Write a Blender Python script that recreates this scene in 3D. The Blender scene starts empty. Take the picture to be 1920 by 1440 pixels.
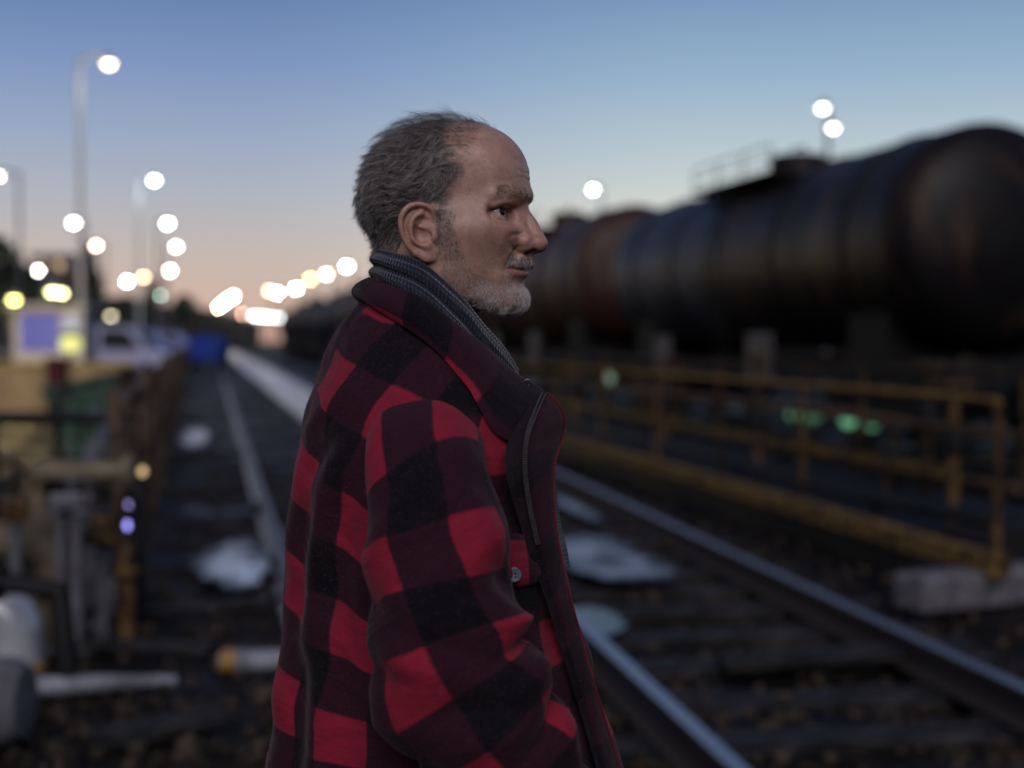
# Dusk portrait beside a railway line
import bpy, bmesh, math, random
import numpy as np
from mathutils import Vector, Matrix
R = math.radians
scene = bpy.context.scene
COL = scene.collection
FPX = 2667.0            # focal length expressed on a 1920 pixel wide frame (50 mm on 36 mm)
CAM_H = 1.47
PITCH = math.atan(80.0 / FPX)
_fw = np.array([0.0, math.cos(PITCH), -math.sin(PITCH)])
_up = np.array([0.0, math.sin(PITCH), math.cos(PITCH)])

def ray(u, v):
    return _fw + np.array([1.0, 0, 0]) * (u - 960) / FPX + _up * (720 - v) / FPX
def at(u, v, y):
    """survey helper: the world point at distance y along a sight line"""
    d = ray(u, v); return np.array([0, 0, CAM_H]) + d * (y / d[1])
def ground_at(u, v, z=0.0):
    d = ray(u, v); return np.array([0, 0, CAM_H]) + d * ((z - CAM_H) / d[2])

# ------------------------------------------------------------------ objects
def tag(o, label=None, cat=None, group=None, kind=None):
    if label: o['label'] = label
    if cat: o['category'] = cat
    if group: o['group'] = group
    if kind: o['kind'] = kind
    return o
def empty(name, loc=(0, 0, 0), rz=0.0, parent=None):
    o = bpy.data.objects.new(name, None); COL.objects.link(o)
    o.empty_display_size = 0.1
    o.location = loc; o.rotation_euler = (0, 0, rz)
    if parent: o.parent = parent
    return o
def mesh_obj(name, verts, faces, mat=None, parent=None, smooth=True, uv=None, attrs=None):
    me = bpy.data.meshes.new(name)
    verts = np.asarray(verts, dtype=np.float64)
    me.from_pydata(verts.tolist(), [], [tuple(int(i) for i in f) for f in faces])
    if smooth: me.polygons.foreach_set('use_smooth', [True] * len(me.polygons))
    if uv is not None:
        lay = me.uv_layers.new(name='UVMap')
        li = np.zeros(len(me.loops), dtype=np.int32); me.loops.foreach_get('vertex_index', li)
        lay.data.foreach_set('uv', np.asarray(uv, dtype=np.float32)[li].ravel())
    if attrs:
        for k, a in attrs.items():
            at_ = me.attributes.new(k, 'FLOAT', 'POINT'); at_.data.foreach_set('value', np.asarray(a, dtype=np.float32))
    me.update()
    if mat: me.materials.append(mat)
    o = bpy.data.objects.new(name, me); COL.objects.link(o)
    if parent: o.parent = parent
    return o
def copy_tree(o, parent=None):
    c = o.copy(); COL.objects.link(c)
    if parent: c.parent = parent
    for ch in o.children: copy_tree(ch, c)
    return c

class MB:
    """collects boxes, tubes and lathes into one mesh"""
    def __init__(s): s.v = []; s.f = []
    def add(s, v, f):
        n = len(s.v); s.v += [tuple(map(float, p)) for p in v]; s.f += [tuple(i + n for i in q) for q in f]; return s
    def box(s, c, d, rz=0.0, bev=0.0):
        cx, cy, cz = c; dx, dy, dz = d[0] / 2, d[1] / 2, d[2] / 2
        bm = bmesh.new(); bmesh.ops.create_cube(bm, size=1.0)
        for q in bm.verts: q.co = Vector((q.co.x * 2 * dx, q.co.y * 2 * dy, q.co.z * 2 * dz))
        if bev > 0:
            bmesh.ops.bevel(bm, geom=list(bm.edges), offset=min(bev, dx * .9, dy * .9, dz * .9), segments=2, affect='EDGES', profile=.5)
        ca, sa = math.cos(rz), math.sin(rz)
        bm.verts.index_update()
        s.add([(cx + q.co.x * ca - q.co.y * sa, cy + q.co.x * sa + q.co.y * ca, cz + q.co.z) for q in bm.verts],
              [tuple(q.index for q in f.verts) for f in bm.faces]); bm.free(); return s
    def tube(s, pts, r, n=12, caps=True):
        pts = [np.asarray(p, float) for p in pts]
        rr = r if hasattr(r, '__len__') else [r] * len(pts)
        T = []
        for i in range(len(pts)):
            a = pts[max(i - 1, 0)]; b = pts[min(i + 1, len(pts) - 1)]; t = b - a; T.append(t / max(np.linalg.norm(t), 1e-9))
        ref = np.array([0, 0, 1.0]) if abs(T[0][2]) < .9 else np.array([1.0, 0, 0])
        nrm = np.cross(T[0], ref); nrm /= np.linalg.norm(nrm)
        vs = []
        for i, p in enumerate(pts):
            nrm = nrm - T[i] * np.dot(nrm, T[i]); nrm /= np.linalg.norm(nrm); bn = np.cross(T[i], nrm)
            for k in range(n):
                a = 2 * math.pi * k / n; vs.append(p + rr[i] * (math.cos(a) * nrm + math.sin(a) * bn))
        fs = [(i * n + k, i * n + (k + 1) % n, (i + 1) * n + (k + 1) % n, (i + 1) * n + k) for i in range(len(pts) - 1) for k in range(n)]
        if caps: fs += [tuple(range(n))[::-1], tuple((len(pts) - 1) * n + k for k in range(n))]
        return s.add(vs, fs)
    def lathe(s, prof, n=24, o=(0, 0, 0), axis='z'):
        """prof: list of (radius, height)"""
        vs = []
        for (r, h) in prof:
            for k in range(n):
                a = 2 * math.pi * k / n; p = (r * math.cos(a), r * math.sin(a), h)
                if axis == 'x': p = (p[2], p[0], p[1])
                if axis == 'y': p = (p[0], p[2], p[1])
                vs.append((o[0] + p[0], o[1] + p[1], o[2] + p[2]))
        m = len(prof)
        fs = [(i * n + k, i * n + (k + 1) % n, (i + 1) * n + (k + 1) % n, (i + 1) * n + k) for i in range(m - 1) for k in range(n)]
        fs += [tuple(range(n))[::-1], tuple((m - 1) * n + k for k in range(n))]
        return s.add(vs, fs)
    def prism(s, pts, y0, y1):
        """outline in x,z pushed from y0 to y1"""
        n = len(pts)
        return s.add([(x, y0, z) for x, z in pts] + [(x, y1, z) for x, z in pts],
                     [tuple(range(n)), tuple(range(2 * n - 1, n - 1, -1))] + [(i, i + n, (i + 1) % n + n, (i + 1) % n) for i in range(n)])
    def build(s, name, mat=None, parent=None, smooth=False):
        o = mesh_obj(name, s.v, s.f, mat, parent, smooth)
        bm = bmesh.new(); bm.from_mesh(o.data); bmesh.ops.recalc_face_normals(bm, faces=bm.faces)
        if smooth:
            for e in bm.edges:
                if len(e.link_faces) == 2 and e.calc_face_angle(0) > R(40): e.smooth = False
        bm.to_mesh(o.data); bm.free(); return o

# ------------------------------------------------------------------ materials
class NT:
    def __init__(s, name):
        s.m = bpy.data.materials.new(name); s.m.use_nodes = True; s.t = s.m.node_tree
        s.b = s.t.nodes['Principled BSDF']; s.out = s.t.nodes['Material Output']
    def n(s, t, **kw):
        q = s.t.nodes.new(t)
        for k, v in kw.items():
            if k in q.inputs: q.inputs[k].default_value = v
            else: setattr(q, k, v)
        return q
    def l(s, a, b): s.t.links.new(a, b)
    def tc(s): return s.n('ShaderNodeTexCoord')
    def noise(s, vec, scale, detail=4.0, rough=.55, dist=0.0):
        q = s.n('ShaderNodeTexNoise'); q.inputs['Scale'].default_value = scale; q.inputs['Detail'].default_value = detail
        q.inputs['Roughness'].default_value = rough; q.inputs['Distortion'].default_value = dist
        if vec is not None: s.l(vec, q.inputs['Vector'])
        return q
    def ramp(s, fac, stops):
        q = s.n('ShaderNodeValToRGB'); e = q.color_ramp.elements
        while len(e) < len(stops): e.new(.5)
        for i, (p, c) in enumerate(stops):
            e[i].position = p; e[i].color = (*c, 1) if len(c) == 3 else c
        s.l(fac, q.inputs['Fac']); return q
    def mix(s, fac, a, b, mode='MIX'):
        q = s.n('ShaderNodeMix', data_type='RGBA', blend_type=mode)
        for val, sock in ((fac, q.inputs[0]), (a, q.inputs[6]), (b, q.inputs[7])):
            if isinstance(val, bpy.types.NodeSocket): s.l(val, sock)
            elif hasattr(val, '__len__'): sock.default_value = (*val[:3], 1)
            else: sock.default_value = val
        return q.outputs[2]
    def math(s, op, a, b=None, c=None):
        q = s.n('ShaderNodeMath', operation=op)
        for i, v in enumerate((a, b, c)):
            if v is None: continue
            if isinstance(v, bpy.types.NodeSocket): s.l(v, q.inputs[i])
            else: q.inputs[i].default_value = v
        return q.outputs[0]
    def attr(s, name):
        q = s.n('ShaderNodeAttribute'); q.attribute_name = name; return q.outputs['Fac']
    def bump(s, h, strength=.3, dist=.01, prev=None):
        q = s.n('ShaderNodeBump'); q.inputs['Strength'].default_value = strength; q.inputs['Distance'].default_value = dist
        s.l(h, q.inputs['Height'])
        if prev is not None: s.l(prev, q.inputs['Normal'])
        return q.outputs[0]
    def set(s, **kw):
        for k, v in kw.items():
            i = s.b.inputs[k.replace('_', ' ')]
            if isinstance(v, bpy.types.NodeSocket): s.l(v, i)
            elif hasattr(v, '__len__') and len(v) == 3 and i.type == 'RGBA': i.default_value = (*v, 1)
            else: i.default_value = v
        return s.m
def simple(name, col, rough=.6, metal=0.0, var=.35, scale=8.0, bump=.15, col2=None, coord='Object', spec=.25):
    """a surface with uneven colour and relief"""
    t = NT(name); v = t.tc().outputs[coord]
    n1 = t.noise(v, scale, 6, .6); n2 = t.noise(v, scale * 7, 4, .6)
    c2 = col2 if col2 else tuple(c * (1 - var) for c in col)
    f = t.ramp(n1.outputs['Fac'], [(.36, (0, 0, 0)), (.64, (1, 1, 1))])
    c = t.mix(f.outputs['Color'], col, c2)
    r = t.math('ADD', t.math('MULTIPLY', n2.outputs['Fac'], .3), rough - .15)
    t.set(Base_Color=c, Roughness=r, Metallic=metal, Normal=t.bump(n2.outputs['Fac'], bump, .01))
    t.b.inputs['Specular IOR Level'].default_value = spec
    return t.m
def glow(name, col, strength):
    t = NT(name); t.set(Base_Color=(.02, .02, .02), Emission_Color=col, Emission_Strength=strength); return t.m
rng = np.random.default_rng(7)
random.seed(7)
HEAD_STEP = 1.5; HAIR_N = 30000; BEARD_N = 11000
# ================================================================== dusk sky
w = bpy.data.worlds.new('World'); scene.world = w; w.use_nodes = True
wt = w.node_tree; bg = wt.nodes['Background']
def wn(t, **k):
    q = wt.nodes.new(t)
    for a, b in k.items(): setattr(q, a, b)
    return q
def wramp(sock, stops, interp='LINEAR'):
    q = wn('ShaderNodeValToRGB'); e = q.color_ramp.elements; q.color_ramp.interpolation = interp
    while len(e) < len(stops): e.new(.5)
    for i, (p, c) in enumerate(stops): e[i].position = p; e[i].color = (*c, 1)
    wt.links.new(sock, q.inputs[0]); return q.outputs[0]
tc = wn('ShaderNodeTexCoord'); sp = wn('ShaderNodeSeparateXYZ'); wt.links.new(tc.outputs['Generated'], sp.inputs[0])
# glow side (towards the far end of the track, where the sun went down), right-hand side, and the side behind
glow_side = wramp(sp.outputs['Z'], [(0, (.68, .41, .31)), (.030, (.64, .46, .38)), (.060, (.56, .48, .44)), (.095, (.45, .465, .51)), (.14, (.325, .40, .55)), (.19, (.205, .30, .52)),
                                    (.25, (.11, .195, .40)), (.45, (.06, .095, .22)), (1, (.04, .06, .13))])
right_side = wramp(sp.outputs['Z'], [(0, (.82, .66, .50)), (.05, (.76, .69, .58)), (.09, (.66, .68, .63)), (.13, (.49, .585, .63)), (.18, (.31, .45, .60)),
                                     (.25, (.16, .27, .47)), (.45, (.07, .11, .24)), (1, (.04, .06, .13))])
back_side = wramp(sp.outputs['Z'], [(0, (.07, .07, .10)), (.15, (.10, .11, .17)), (.4, (.08, .10, .18)), (1, (.04, .06, .13))])
dot = wn('ShaderNodeVectorMath', operation='DOT_PRODUCT'); dot.inputs[1].default_value = (math.sin(R(7)), math.cos(R(7)), 0); wt.links.new(tc.outputs['Generated'], dot.inputs[0])
az = wn('ShaderNodeMapRange'); az.inputs[1].default_value = -.20; az.inputs[2].default_value = .14; wt.links.new(sp.outputs['X'], az.inputs[0]); az.interpolation_type = 'SMOOTHSTEP'
m1 = wn('ShaderNodeMix', data_type='RGBA'); wt.links.new(az.outputs[0], m1.inputs[0]); wt.links.new(glow_side, m1.inputs[6]); wt.links.new(right_side, m1.inputs[7])
ab = wn('ShaderNodeMapRange'); ab.inputs[1].default_value = -.75; ab.inputs[2].default_value = .85; wt.links.new(dot.outputs['Value'], ab.inputs[0]); ab.interpolation_type = 'SMOOTHSTEP'
m2 = wn('ShaderNodeMix', data_type='RGBA'); wt.links.new(ab.outputs[0], m2.inputs[0]); wt.links.new(back_side, m2.inputs[6]); wt.links.new(m1.outputs[2], m2.inputs[7])
wt.links.new(m2.outputs[2], bg.inputs[0]); bg.inputs[1].default_value = 1.0
# wide soft key added behind the camera, standing in for dusk sky glow
sun = bpy.data.objects.new('sun', bpy.data.lights.new('sun', 'SUN')); COL.objects.link(sun)
sun.data.energy = 1.6; sun.data.angle = R(45); sun.data.color = (1.0, .93, .95); sun.rotation_euler = (R(53), 0, R(-2))
# camera
camd = bpy.data.cameras.new('camera'); cam = bpy.data.objects.new('camera', camd); COL.objects.link(cam); scene.camera = cam
cam.location = (0, 0, CAM_H); cam.rotation_euler = (math.pi / 2 - PITCH, 0, 0)
camd.sensor_width = 36; camd.lens = 50; camd.clip_start = .05; camd.clip_end = 3000
camd.dof.use_dof = True; camd.dof.focus_distance = 1.585; camd.dof.aperture_fstop = 2.5; camd.dof.aperture_blades = 0
scene.view_settings.view_transform = 'Standard'; scene.view_settings.look = 'None'; scene.view_settings.exposure = 0; scene.view_settings.gamma = 1
scene.cycles.use_denoising = True
scene.cycles.max_bounces = 6; scene.cycles.diffuse_bounces = 3; scene.cycles.glossy_bounces = 3; scene.cycles.transmission_bounces = 4
scene.cycles.sample_clamp_indirect = 4.0; scene.cycles.caustics_reflective = False; scene.cycles.caustics_refractive = False
# ================================================================== the man's head: a signed distance field, in millimetres
# frame: x forward, y towards his right ear, z up; origin in the middle of the head
HEAD_YAW = R(-15.0)
_s = lambda a: np.asarray(a, float)
def smin(a, b, k):
    h = np.clip(.5 + .5 * (b - a) / k, 0, 1); return b + (a - b) * h - k * h * (1 - h)
def smax(a, b, k): return -smin(-a, -b, k)
def ell(p, c, r):
    q = (p - _s(c)); k0 = np.sqrt(((q / _s(r)) ** 2).sum(1)); k1 = np.sqrt(((q / _s(r) ** 2) ** 2).sum(1))
    return k0 * (k0 - 1) / np.maximum(k1, 1e-9)
def sph(p, c, r): return np.sqrt(((p - _s(c)) ** 2).sum(1)) - r
def cap(p, a, b, ra, rb=None):
    rb = ra if rb is None else rb; a = _s(a); ba = _s(b) - a; pa = p - a
    h = np.clip(pa @ ba / (ba @ ba), 0, 1); return np.sqrt(((pa - h[:, None] * ba) ** 2).sum(1)) - (ra + (rb - ra) * h)
def chain(p, pts, rad, k=0.0):
    rad = rad if hasattr(rad, '__len__') else [rad] * len(pts); d = None
    for i in range(len(pts) - 1):
        e = cap(p, pts[i], pts[i + 1], rad[i], rad[i + 1]); d = e if d is None else (np.minimum(d, e) if k == 0 else smin(d, e, k))
    return d
def spline(pts, n=6):
    pts = [_s(p) for p in pts]; out = []
    for i in range(len(pts) - 1):
        p0 = pts[max(i - 1, 0)]; p1 = pts[i]; p2 = pts[i + 1]; p3 = pts[min(i + 2, len(pts) - 1)]
        for k in range(n):
            t = k / n; out.append(.5 * ((2 * p1) + (p2 - p0) * t + (2 * p0 - 5 * p1 + 4 * p2 - p3) * t * t + (3 * p1 - p0 - 3 * p2 + p3) * t ** 3))
    out.append(pts[-1]); return out
def gline(p2, pts, w):
    """soft line in a 2-D projection: 1 on the polyline, falling off over w"""
    d = None
    for a, b in zip(pts[:-1], pts[1:]):
        a = _s(a); ba = _s(b) - a; pa = p2 - a; h = np.clip(pa @ ba / (ba @ ba), 0, 1)
        e = ((pa - h[:, None] * ba) ** 2).sum(1); d = e if d is None else np.minimum(d, e)
    return np.exp(-d / (w * w))

EYE = _s((72.5, 31.5, 8.5)); EYE_R = 12.2
def ear_frame(p):
    tau = R(26); o = _s((17.0, 73.5, -13.5)); e1 = _s((-math.cos(tau), math.sin(tau), 0)); e3 = _s((math.sin(tau), math.cos(tau), 0))
    q = p - o; return np.stack([q @ e1, q[:, 2], q @ e3], 1)
def ear_sdf(p):
    q = ear_frame(p)
    helix = spline([(8, -2, 0), (5, 5, 2), (3, 14, 3.5), (7, 23, 5), (15, 27, 6), (26, 27.5, 6.5), (35, 23, 7), (40.5, 14, 7), (41, 4, 7), (38, -8, 6), (32.5, -18, 5), (24, -26, 4)], 4)
    rad = np.interp(np.linspace(0, 1, len(helix)), [0, .2, .5, .8, 1], [2.2, 3.0, 3.5, 3.2, 3.0])
    d = chain(q, helix, list(rad))
    plate = ell(q, (21, 2, 1.5), (20, 27, 3.2)); d = smin(d, plate, 3.0)
    anti = spline([(19, 18, 4), (27, 13, 5.5), (30.5, 3, 6), (28, -9, 6), (20, -16, 5.5), (11, -18, 5)], 4)
    d = smin(d, chain(q, anti, 3.3), 3.0)
    d = smin(d, chain(q, [(26, 13, 5), (18, 21, 3.5)], 2.4), 2.5)
    d = smin(d, ell(q, (11, -26.5, 2.5), (9.5, 9, 4.0)), 5)
    d = smin(d, chain(q, [(24, -26, 4), (13, -32, 3), (5, -31, 1.5)], 3.0), 4)
    d = smin(d, ell(q, (15, 0, -7), (17, 20, 9)), 5)
    d = smax(d, -chain(q, spline([(14, 22, 9.5), (24, 22.5, 9.5), (33, 16, 10), (35.5, 4, 10), (33, -8, 9.5)], 3), 2.6), 2.0)
    d = smax(d, -ell(q, (17, -3, 6), (10.5, 12.5, 10)), 2.5)
    d = smax(d, -ell(q, (15, 10, 7), (9, 5.5, 7)), 2.5)
    d = smin(d, chain(q, [(4, 3, 4), (13, 3, 1.5), (20, 4, 0)], [2.6, 2.2, 1.5]), 2.0)
    d = smin(d, ell(q, (4.0, -6, 4.5), (5.0, 7.5, 4.5)), 3)
    d = smin(d, ell(q, (13, -17, 5.0), (5.5, 4, 3.5)), 3)
    d = smax(d, -ell(q, (9.5, -6, 1), (4.5, 6.0, 8)), 1.5)
    return d
def head_sdf(p):
    p = p.copy(); p[:, 1] = np.abs(p[:, 1]); x, y, z = p.T
    d = ell(p, (0, 0, 45), (95, 75, 75))
    d = smin(d, ell(p, (46, 0, 50), (55, 62, 58)), 18)                       # forehead
    d = smin(d, ell(p, (-40, 0, 18), (56, 62, 52)), 18)                      # occiput
    d = smin(d, ell(p, (50, 0, -16), (46, 60, 56)), 32)                      # middle face
    d = smin(d, ell(p, (46, 0, -56), (46, 47, 42)), 18)                      # mouth and jaw core
    d = smin(d, chain(p, [(4, 64, -14), (8, 60, -55), (40, 46, -80), (76, 20, -91)], [13, 13.5, 13, 14]), 22)   # mandible
    d = smin(d, ell(p, (85, 0, -87.5), (17.5, 23, 17.5)), 10)                  # chin
    d = smin(d, cap(p, (88, 0, -60), (72, 26, -62), 11, 9), 12)
    d = smin(d, chain(p, [(75, 37, -13), (63, 49, -9), (44, 56, -6), (14, 60, -6)], [13, 12, 10, 8]), 30)           # cheek bone
    d = smin(d, chain(p, [(99.0, 0, 33), (96.5, 14, 31), (87.5, 32, 32), (74, 49, 28)], [7.4, 7.2, 6.6, 6.0]), 10)     # brow ridge
    d = smin(d, ell(p, (20, 36, -35), (46, 33, 48)), 20)                     # masseter
    d = smax(d, -ell(p, (58, 100, 40), (34, 26, 34)), 34)                     # temple hollow
    d = smin(d, cap(p, (-22, 0, -50), (-44, 0, -170), 58, 62), 22)           # neck
    d = smin(d, cap(p, (10, 44, -30), (20, 24, -150), 14, 12), 16)           # neck muscle behind the jaw
    # eye socket
    d = smax(d, -ell(p, (96, 33, 7.5), (16.5, 20, 12.5)), 9)
    d = smax(d, -ell(p, (97.5, 17, 8), (8.5, 8, 10)), 8)
    d = smax(d, -ell(p, (85, 49.5, 7.5), (16, 13, 10.5)), 9)                       # outer corner of the socket
    # nose
    nose = chain(p, [(92, 0, 22), (97, 0, 12), (106, 0, -2), (112, 0, -15), (115.3, 0, -24)], [7, 6.3, 7.6, 8.6, 10.0])
    nose = smin(nose, chain(p, [(90, 11, 10), (96, 13, -8), (103, 13.5, -22)], [6, 7.5, 8]), 9)
    nose = smin(nose, sph(p, (112.8, 4.5, -25.5), 9.5), 5)
    nose = smin(nose, ell(p, (101.5, 15, -26), (11, 8, 9.2)), 4)        # wing
    nose = smin(nose, cap(p, (117, 0, -27), (104, 0, -35), 5.5, 4.5), 3)     # columella
    d = smin(d, nose, 6)
    d = smax(d, -ell(p, (109, 8.2, -36), (8.0, 4.6, 6.5)), 1.6)              # nostril
    d = d + 1.5 * (x > 85) * gline(np.stack([x, z], 1), spline([(101, -15), (94, -17), (90.5, -24), (92, -33)], 3), 2.0)
    # lips
    up = chain(p, spline([(101, 0, -47.5), (99.5, 7, -47.5), (92, 17, -50.2), (83, 26, -52.3)], 3), list(np.interp(np.linspace(0, 1, 10), [0, .4, 1], [5.6, 5.2, 2.4])))
    d = smin(d, up, 5)
    lo = chain(p, spline([(97, 0, -59.5), (95.5, 8, -59.3), (90, 17, -57.6), (83, 26, -54.6)], 3), list(np.interp(np.linspace(0, 1, 10), [0, .4, 1], [5.4, 5.0, 2.4])))
    d = smin(d, lo, 5)
    d = smin(d, cap(p, (100.5, 0, -44), (97, 12, -44), 6, 6), 8)             # upper lip mound
    d = smax(d, -chain(p, [(103, 0, -70), (95, 18, -69)], [5.0, 4.0]), 7)    # under the lip
    # eyelids
    d = smin(d, sph(p, EYE, 13.9), 3.0)
    d = smin(d, chain(p, spline([(93, 15, 21.5), (91, 28, 21), (83.5, 42, 19.5), (75, 49, 15.5)], 3), 3.4), 5)         # hooded fold under the brow
    q = p - EYE; ca, sa = math.cos(R(33)), math.sin(R(33))                   # the slit looks a little outward
    lat = q[:, 1] * ca - q[:, 0] * sa; fwd = q[:, 0] * ca + q[:, 1] * sa; zz = q[:, 2] - lat * .12
    zu = 4.7 * np.clip(1 - np.abs(lat / 14.5) ** 2.3, -1, 1); zl = -5.2 * np.clip(1 - np.abs(lat / 14.5) ** 2.2, -1, 1)
    op = np.maximum(np.maximum(zz - zu, zl - zz), np.maximum(-fwd + 1, np.sqrt((q ** 2).sum(1)) - 24))
    d = smax(d, -op, .9)
    face = (x > 55)
    # creases
    f2 = np.stack([y, z], 1); s2 = np.stack([x, z], 1)
    fr = np.clip((x - 62) / 14, 0, 1)
    for z0, amp in ((47, .9), (57, 1.0), (69, .6)):
        d = d + amp * fr * np.exp(-((z - z0 + 2.4 * np.sin(y / 9 + z0)) / 1.7) ** 2) * np.exp(-(y / 34) ** 4)
    d = d + .9 * fr * gline(f2, [(5, 30), (6.5, 44)], 1.6)                                      # frown line
    d = d + .9 * fr * gline(f2, spline([(17, -22), (23, -32), (29, -44), (32, -58)], 3), 2.6)    # nose to mouth fold
    d = d - .8 * fr * gline(f2, spline([(24, -20), (31, -32), (36, -46)], 3), 6)
    d = d + .5 * fr * gline(f2, [(30, -56), (32, -64), (33, -72)], 3.0)
    d = d + .8 * fr * gline(f2, spline([(14, 2), (22, -4), (34, -5), (46, 0)], 3), 1.9)           # under-eye fold
    d = d - .7 * fr * gline(f2, spline([(20, 0), (30, -1.5), (42, 2)], 3), 3.0)
    d = d + 3.0 * fr * gline(f2, spline([(0, -53.4), (9, -53.8), (18, -53.6), (27, -53.8)], 3), 1.5)   # line of the mouth
    for a, b in (((70, 13), (58, 19)), ((69, 8), (55, 9)), ((69, 4), (57, -1))):
        d = d + .3 * (y > 40) * gline(s2, [a, b], 1.4)                                           # crow's feet
    d = smin(d, ear_sdf(p), 5)
    return d

def surface_nets(fn, lo, hi, step, coarse=5):
    lo = _s(lo); hi = _s(hi); n = np.ceil((hi - lo) / step / coarse).astype(int) * coarse + 1
    ax = [lo[i] + step * np.arange(n[i]) for i in range(3)]
    cn = (n - 1) // coarse + 1
    cx = [a[::coarse] for a in ax]
    G = np.stack(np.meshgrid(*cx, indexing='ij'), -1).reshape(-1, 3)
    dc = fn(G).reshape(cn)
    up = dc
    for a in range(3):
        m = cn[a]; f = np.arange(n[a]) / coarse; i0 = np.minimum(f.astype(int), m - 2); t = f - i0
        A = np.take(up, i0, axis=a); B = np.take(up, i0 + 1, axis=a); sh = [1, 1, 1]; sh[a] = -1; t = t.reshape(sh)
        up = A * (1 - t) + B * t
    D = up
    near = np.abs(D) < step * coarse * 1.1
    I = np.argwhere(near); P = lo + I * step
    val = np.concatenate([fn(c) for c in np.array_split(P, max(1, len(P) // 200000))])
    D[near] = val
    S = D < 0
    cs = [slice(None, -1), slice(1, None)]
    num = np.zeros(tuple(n - 1) + (3,)); cnt = np.zeros(tuple(n - 1))
    corner = [(i, j, k) for i in (0, 1) for j in (0, 1) for k in (0, 1)]
    V = {c: D[cs[c[0]], cs[c[1]], cs[c[2]]] for c in corner}
    for a in range(3):
        for c in corner:
            if c[a] == 1: continue
            e = list(c); e[a] = 1; e = tuple(e); va = V[c]; vb = V[e]; m = (va < 0) != (vb < 0)
            t = np.where(m, va / np.where(m, va - vb, 1), 0)
            for b in range(3):
                num[..., b] += np.where(m, (t if b == a else c[b]), 0)
            cnt += m
    act = cnt > 0; idx = -np.ones(act.shape, int); idx[act] = np.arange(act.sum())
    cell = np.argwhere(act); verts = lo + (cell + num[act] / cnt[act][:, None]) * step
    faces = []
    for a in range(3):
        b, c = (a + 1) % 3, (a + 2) % 3
        s0 = [slice(None)] * 3; s1 = [slice(None)] * 3; s0[a] = slice(None, -1); s1[a] = slice(1, None)
        A = S[tuple(s0)]; B = S[tuple(s1)]
        for flip, m in ((False, A & ~B), (True, ~A & B)):
            q = np.argwhere(m); q = q[(q[:, b] > 0) & (q[:, c] > 0) & (q[:, b] < n[b] - 1) & (q[:, c] < n[c] - 1)]
            o = np.zeros(3, int)
            def g(db, dcc):
                r = q.copy(); r[:, b] += db; r[:, c] += dcc; return idx[r[:, 0], r[:, 1], r[:, 2]]
            F = np.stack([g(-1, -1), g(0, -1), g(0, 0), g(-1, 0)], 1)
            faces.append(F[:, ::-1] if flip else F)
    F = np.concatenate(faces); F = F[(F >= 0).all(1)]
    return verts, F
# ================================================================== person: body, eyes, hair
HEAD_O = at(830, 420, 1.66)
_ca, _sa = math.cos(HEAD_YAW), math.sin(HEAD_YAW)
def head_world(V):
    x, y, z = np.asarray(V, float).T
    return np.stack([x * _ca + y * _sa, -(y * _ca - x * _sa), z], 1) / 1000 + HEAD_O
def head_dir(V):
    x, y, z = np.asarray(V, float).T
    return np.stack([x * _ca + y * _sa, -(y * _ca - x * _sa), z], 1)
person = empty('person', (HEAD_O[0] - .03, HEAD_O[1], 0))
tag(person, 'man in a red and black checked jacket and navy scarf looking right', 'person')
bpy.context.view_layer.update()
def give(o, parent):
    """parent without moving"""
    o.parent = parent; o.matrix_parent_inverse = Matrix.Translation(-Vector(person.location)) if parent is person else parent.matrix_parent_inverse.copy() @ Matrix.Identity(4)
    if parent is not person: o.matrix_parent_inverse = Matrix.Identity(4)
    return o

HV, HF = surface_nets(head_sdf, (-112, -104, -170), (136, 104, 130), HEAD_STEP)
def sdf_normals(V, e=.6):
    n = np.stack([head_sdf(V + np.eye(3)[i] * e) - head_sdf(V - np.eye(3)[i] * e) for i in range(3)], 1)
    return n / np.maximum(np.linalg.norm(n, axis=1, keepdims=True), 1e-9)
sst = lambda t: np.clip(t, 0, 1) ** 2 * (3 - 2 * np.clip(t, 0, 1))
def beard_mask(V):
    x, y, z = V.T; y = np.abs(y)
    fb = np.interp(z, [-74, -70, -62, -50, -35, -10, 8, 14], [120, 80, 58, 49, 43, 37, 34, 33])
    bb = np.interp(z, [-110, -62, -35, 8], [10, 22, 19, 15])
    side = sst((fb - x) / 9 + .5) * sst((x - bb) / 7 + .5) * sst((14 - z) / 6) * (y > 25)
    chin = sst((-67 - z) / 7) * sst((x - 20) / 14)
    mous = sst((z + 52) / 3) * sst((-37.5 - z) / 4) * sst((x - 82) / 5) * sst((34 - y) / 9)
    soul = sst((8 - y) / 4) * sst((-61 - z) / 3) * sst((x - 85) / 4)
    corner = .55 * sst((34 - y) / 5) * sst((y - 22) / 5) * sst((-52 - z) / 4) * sst((x - 60) / 8)
    lips = (z > -66) & (z < -49.5) & (y < 25) & (x > 84)
    m = np.maximum.reduce([side, chin, mous, soul, corner]); m[lips & (y > 9)] = 0; m[lips & (z > -61)] = 0
    return np.where(z < -112, 0, m)
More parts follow.
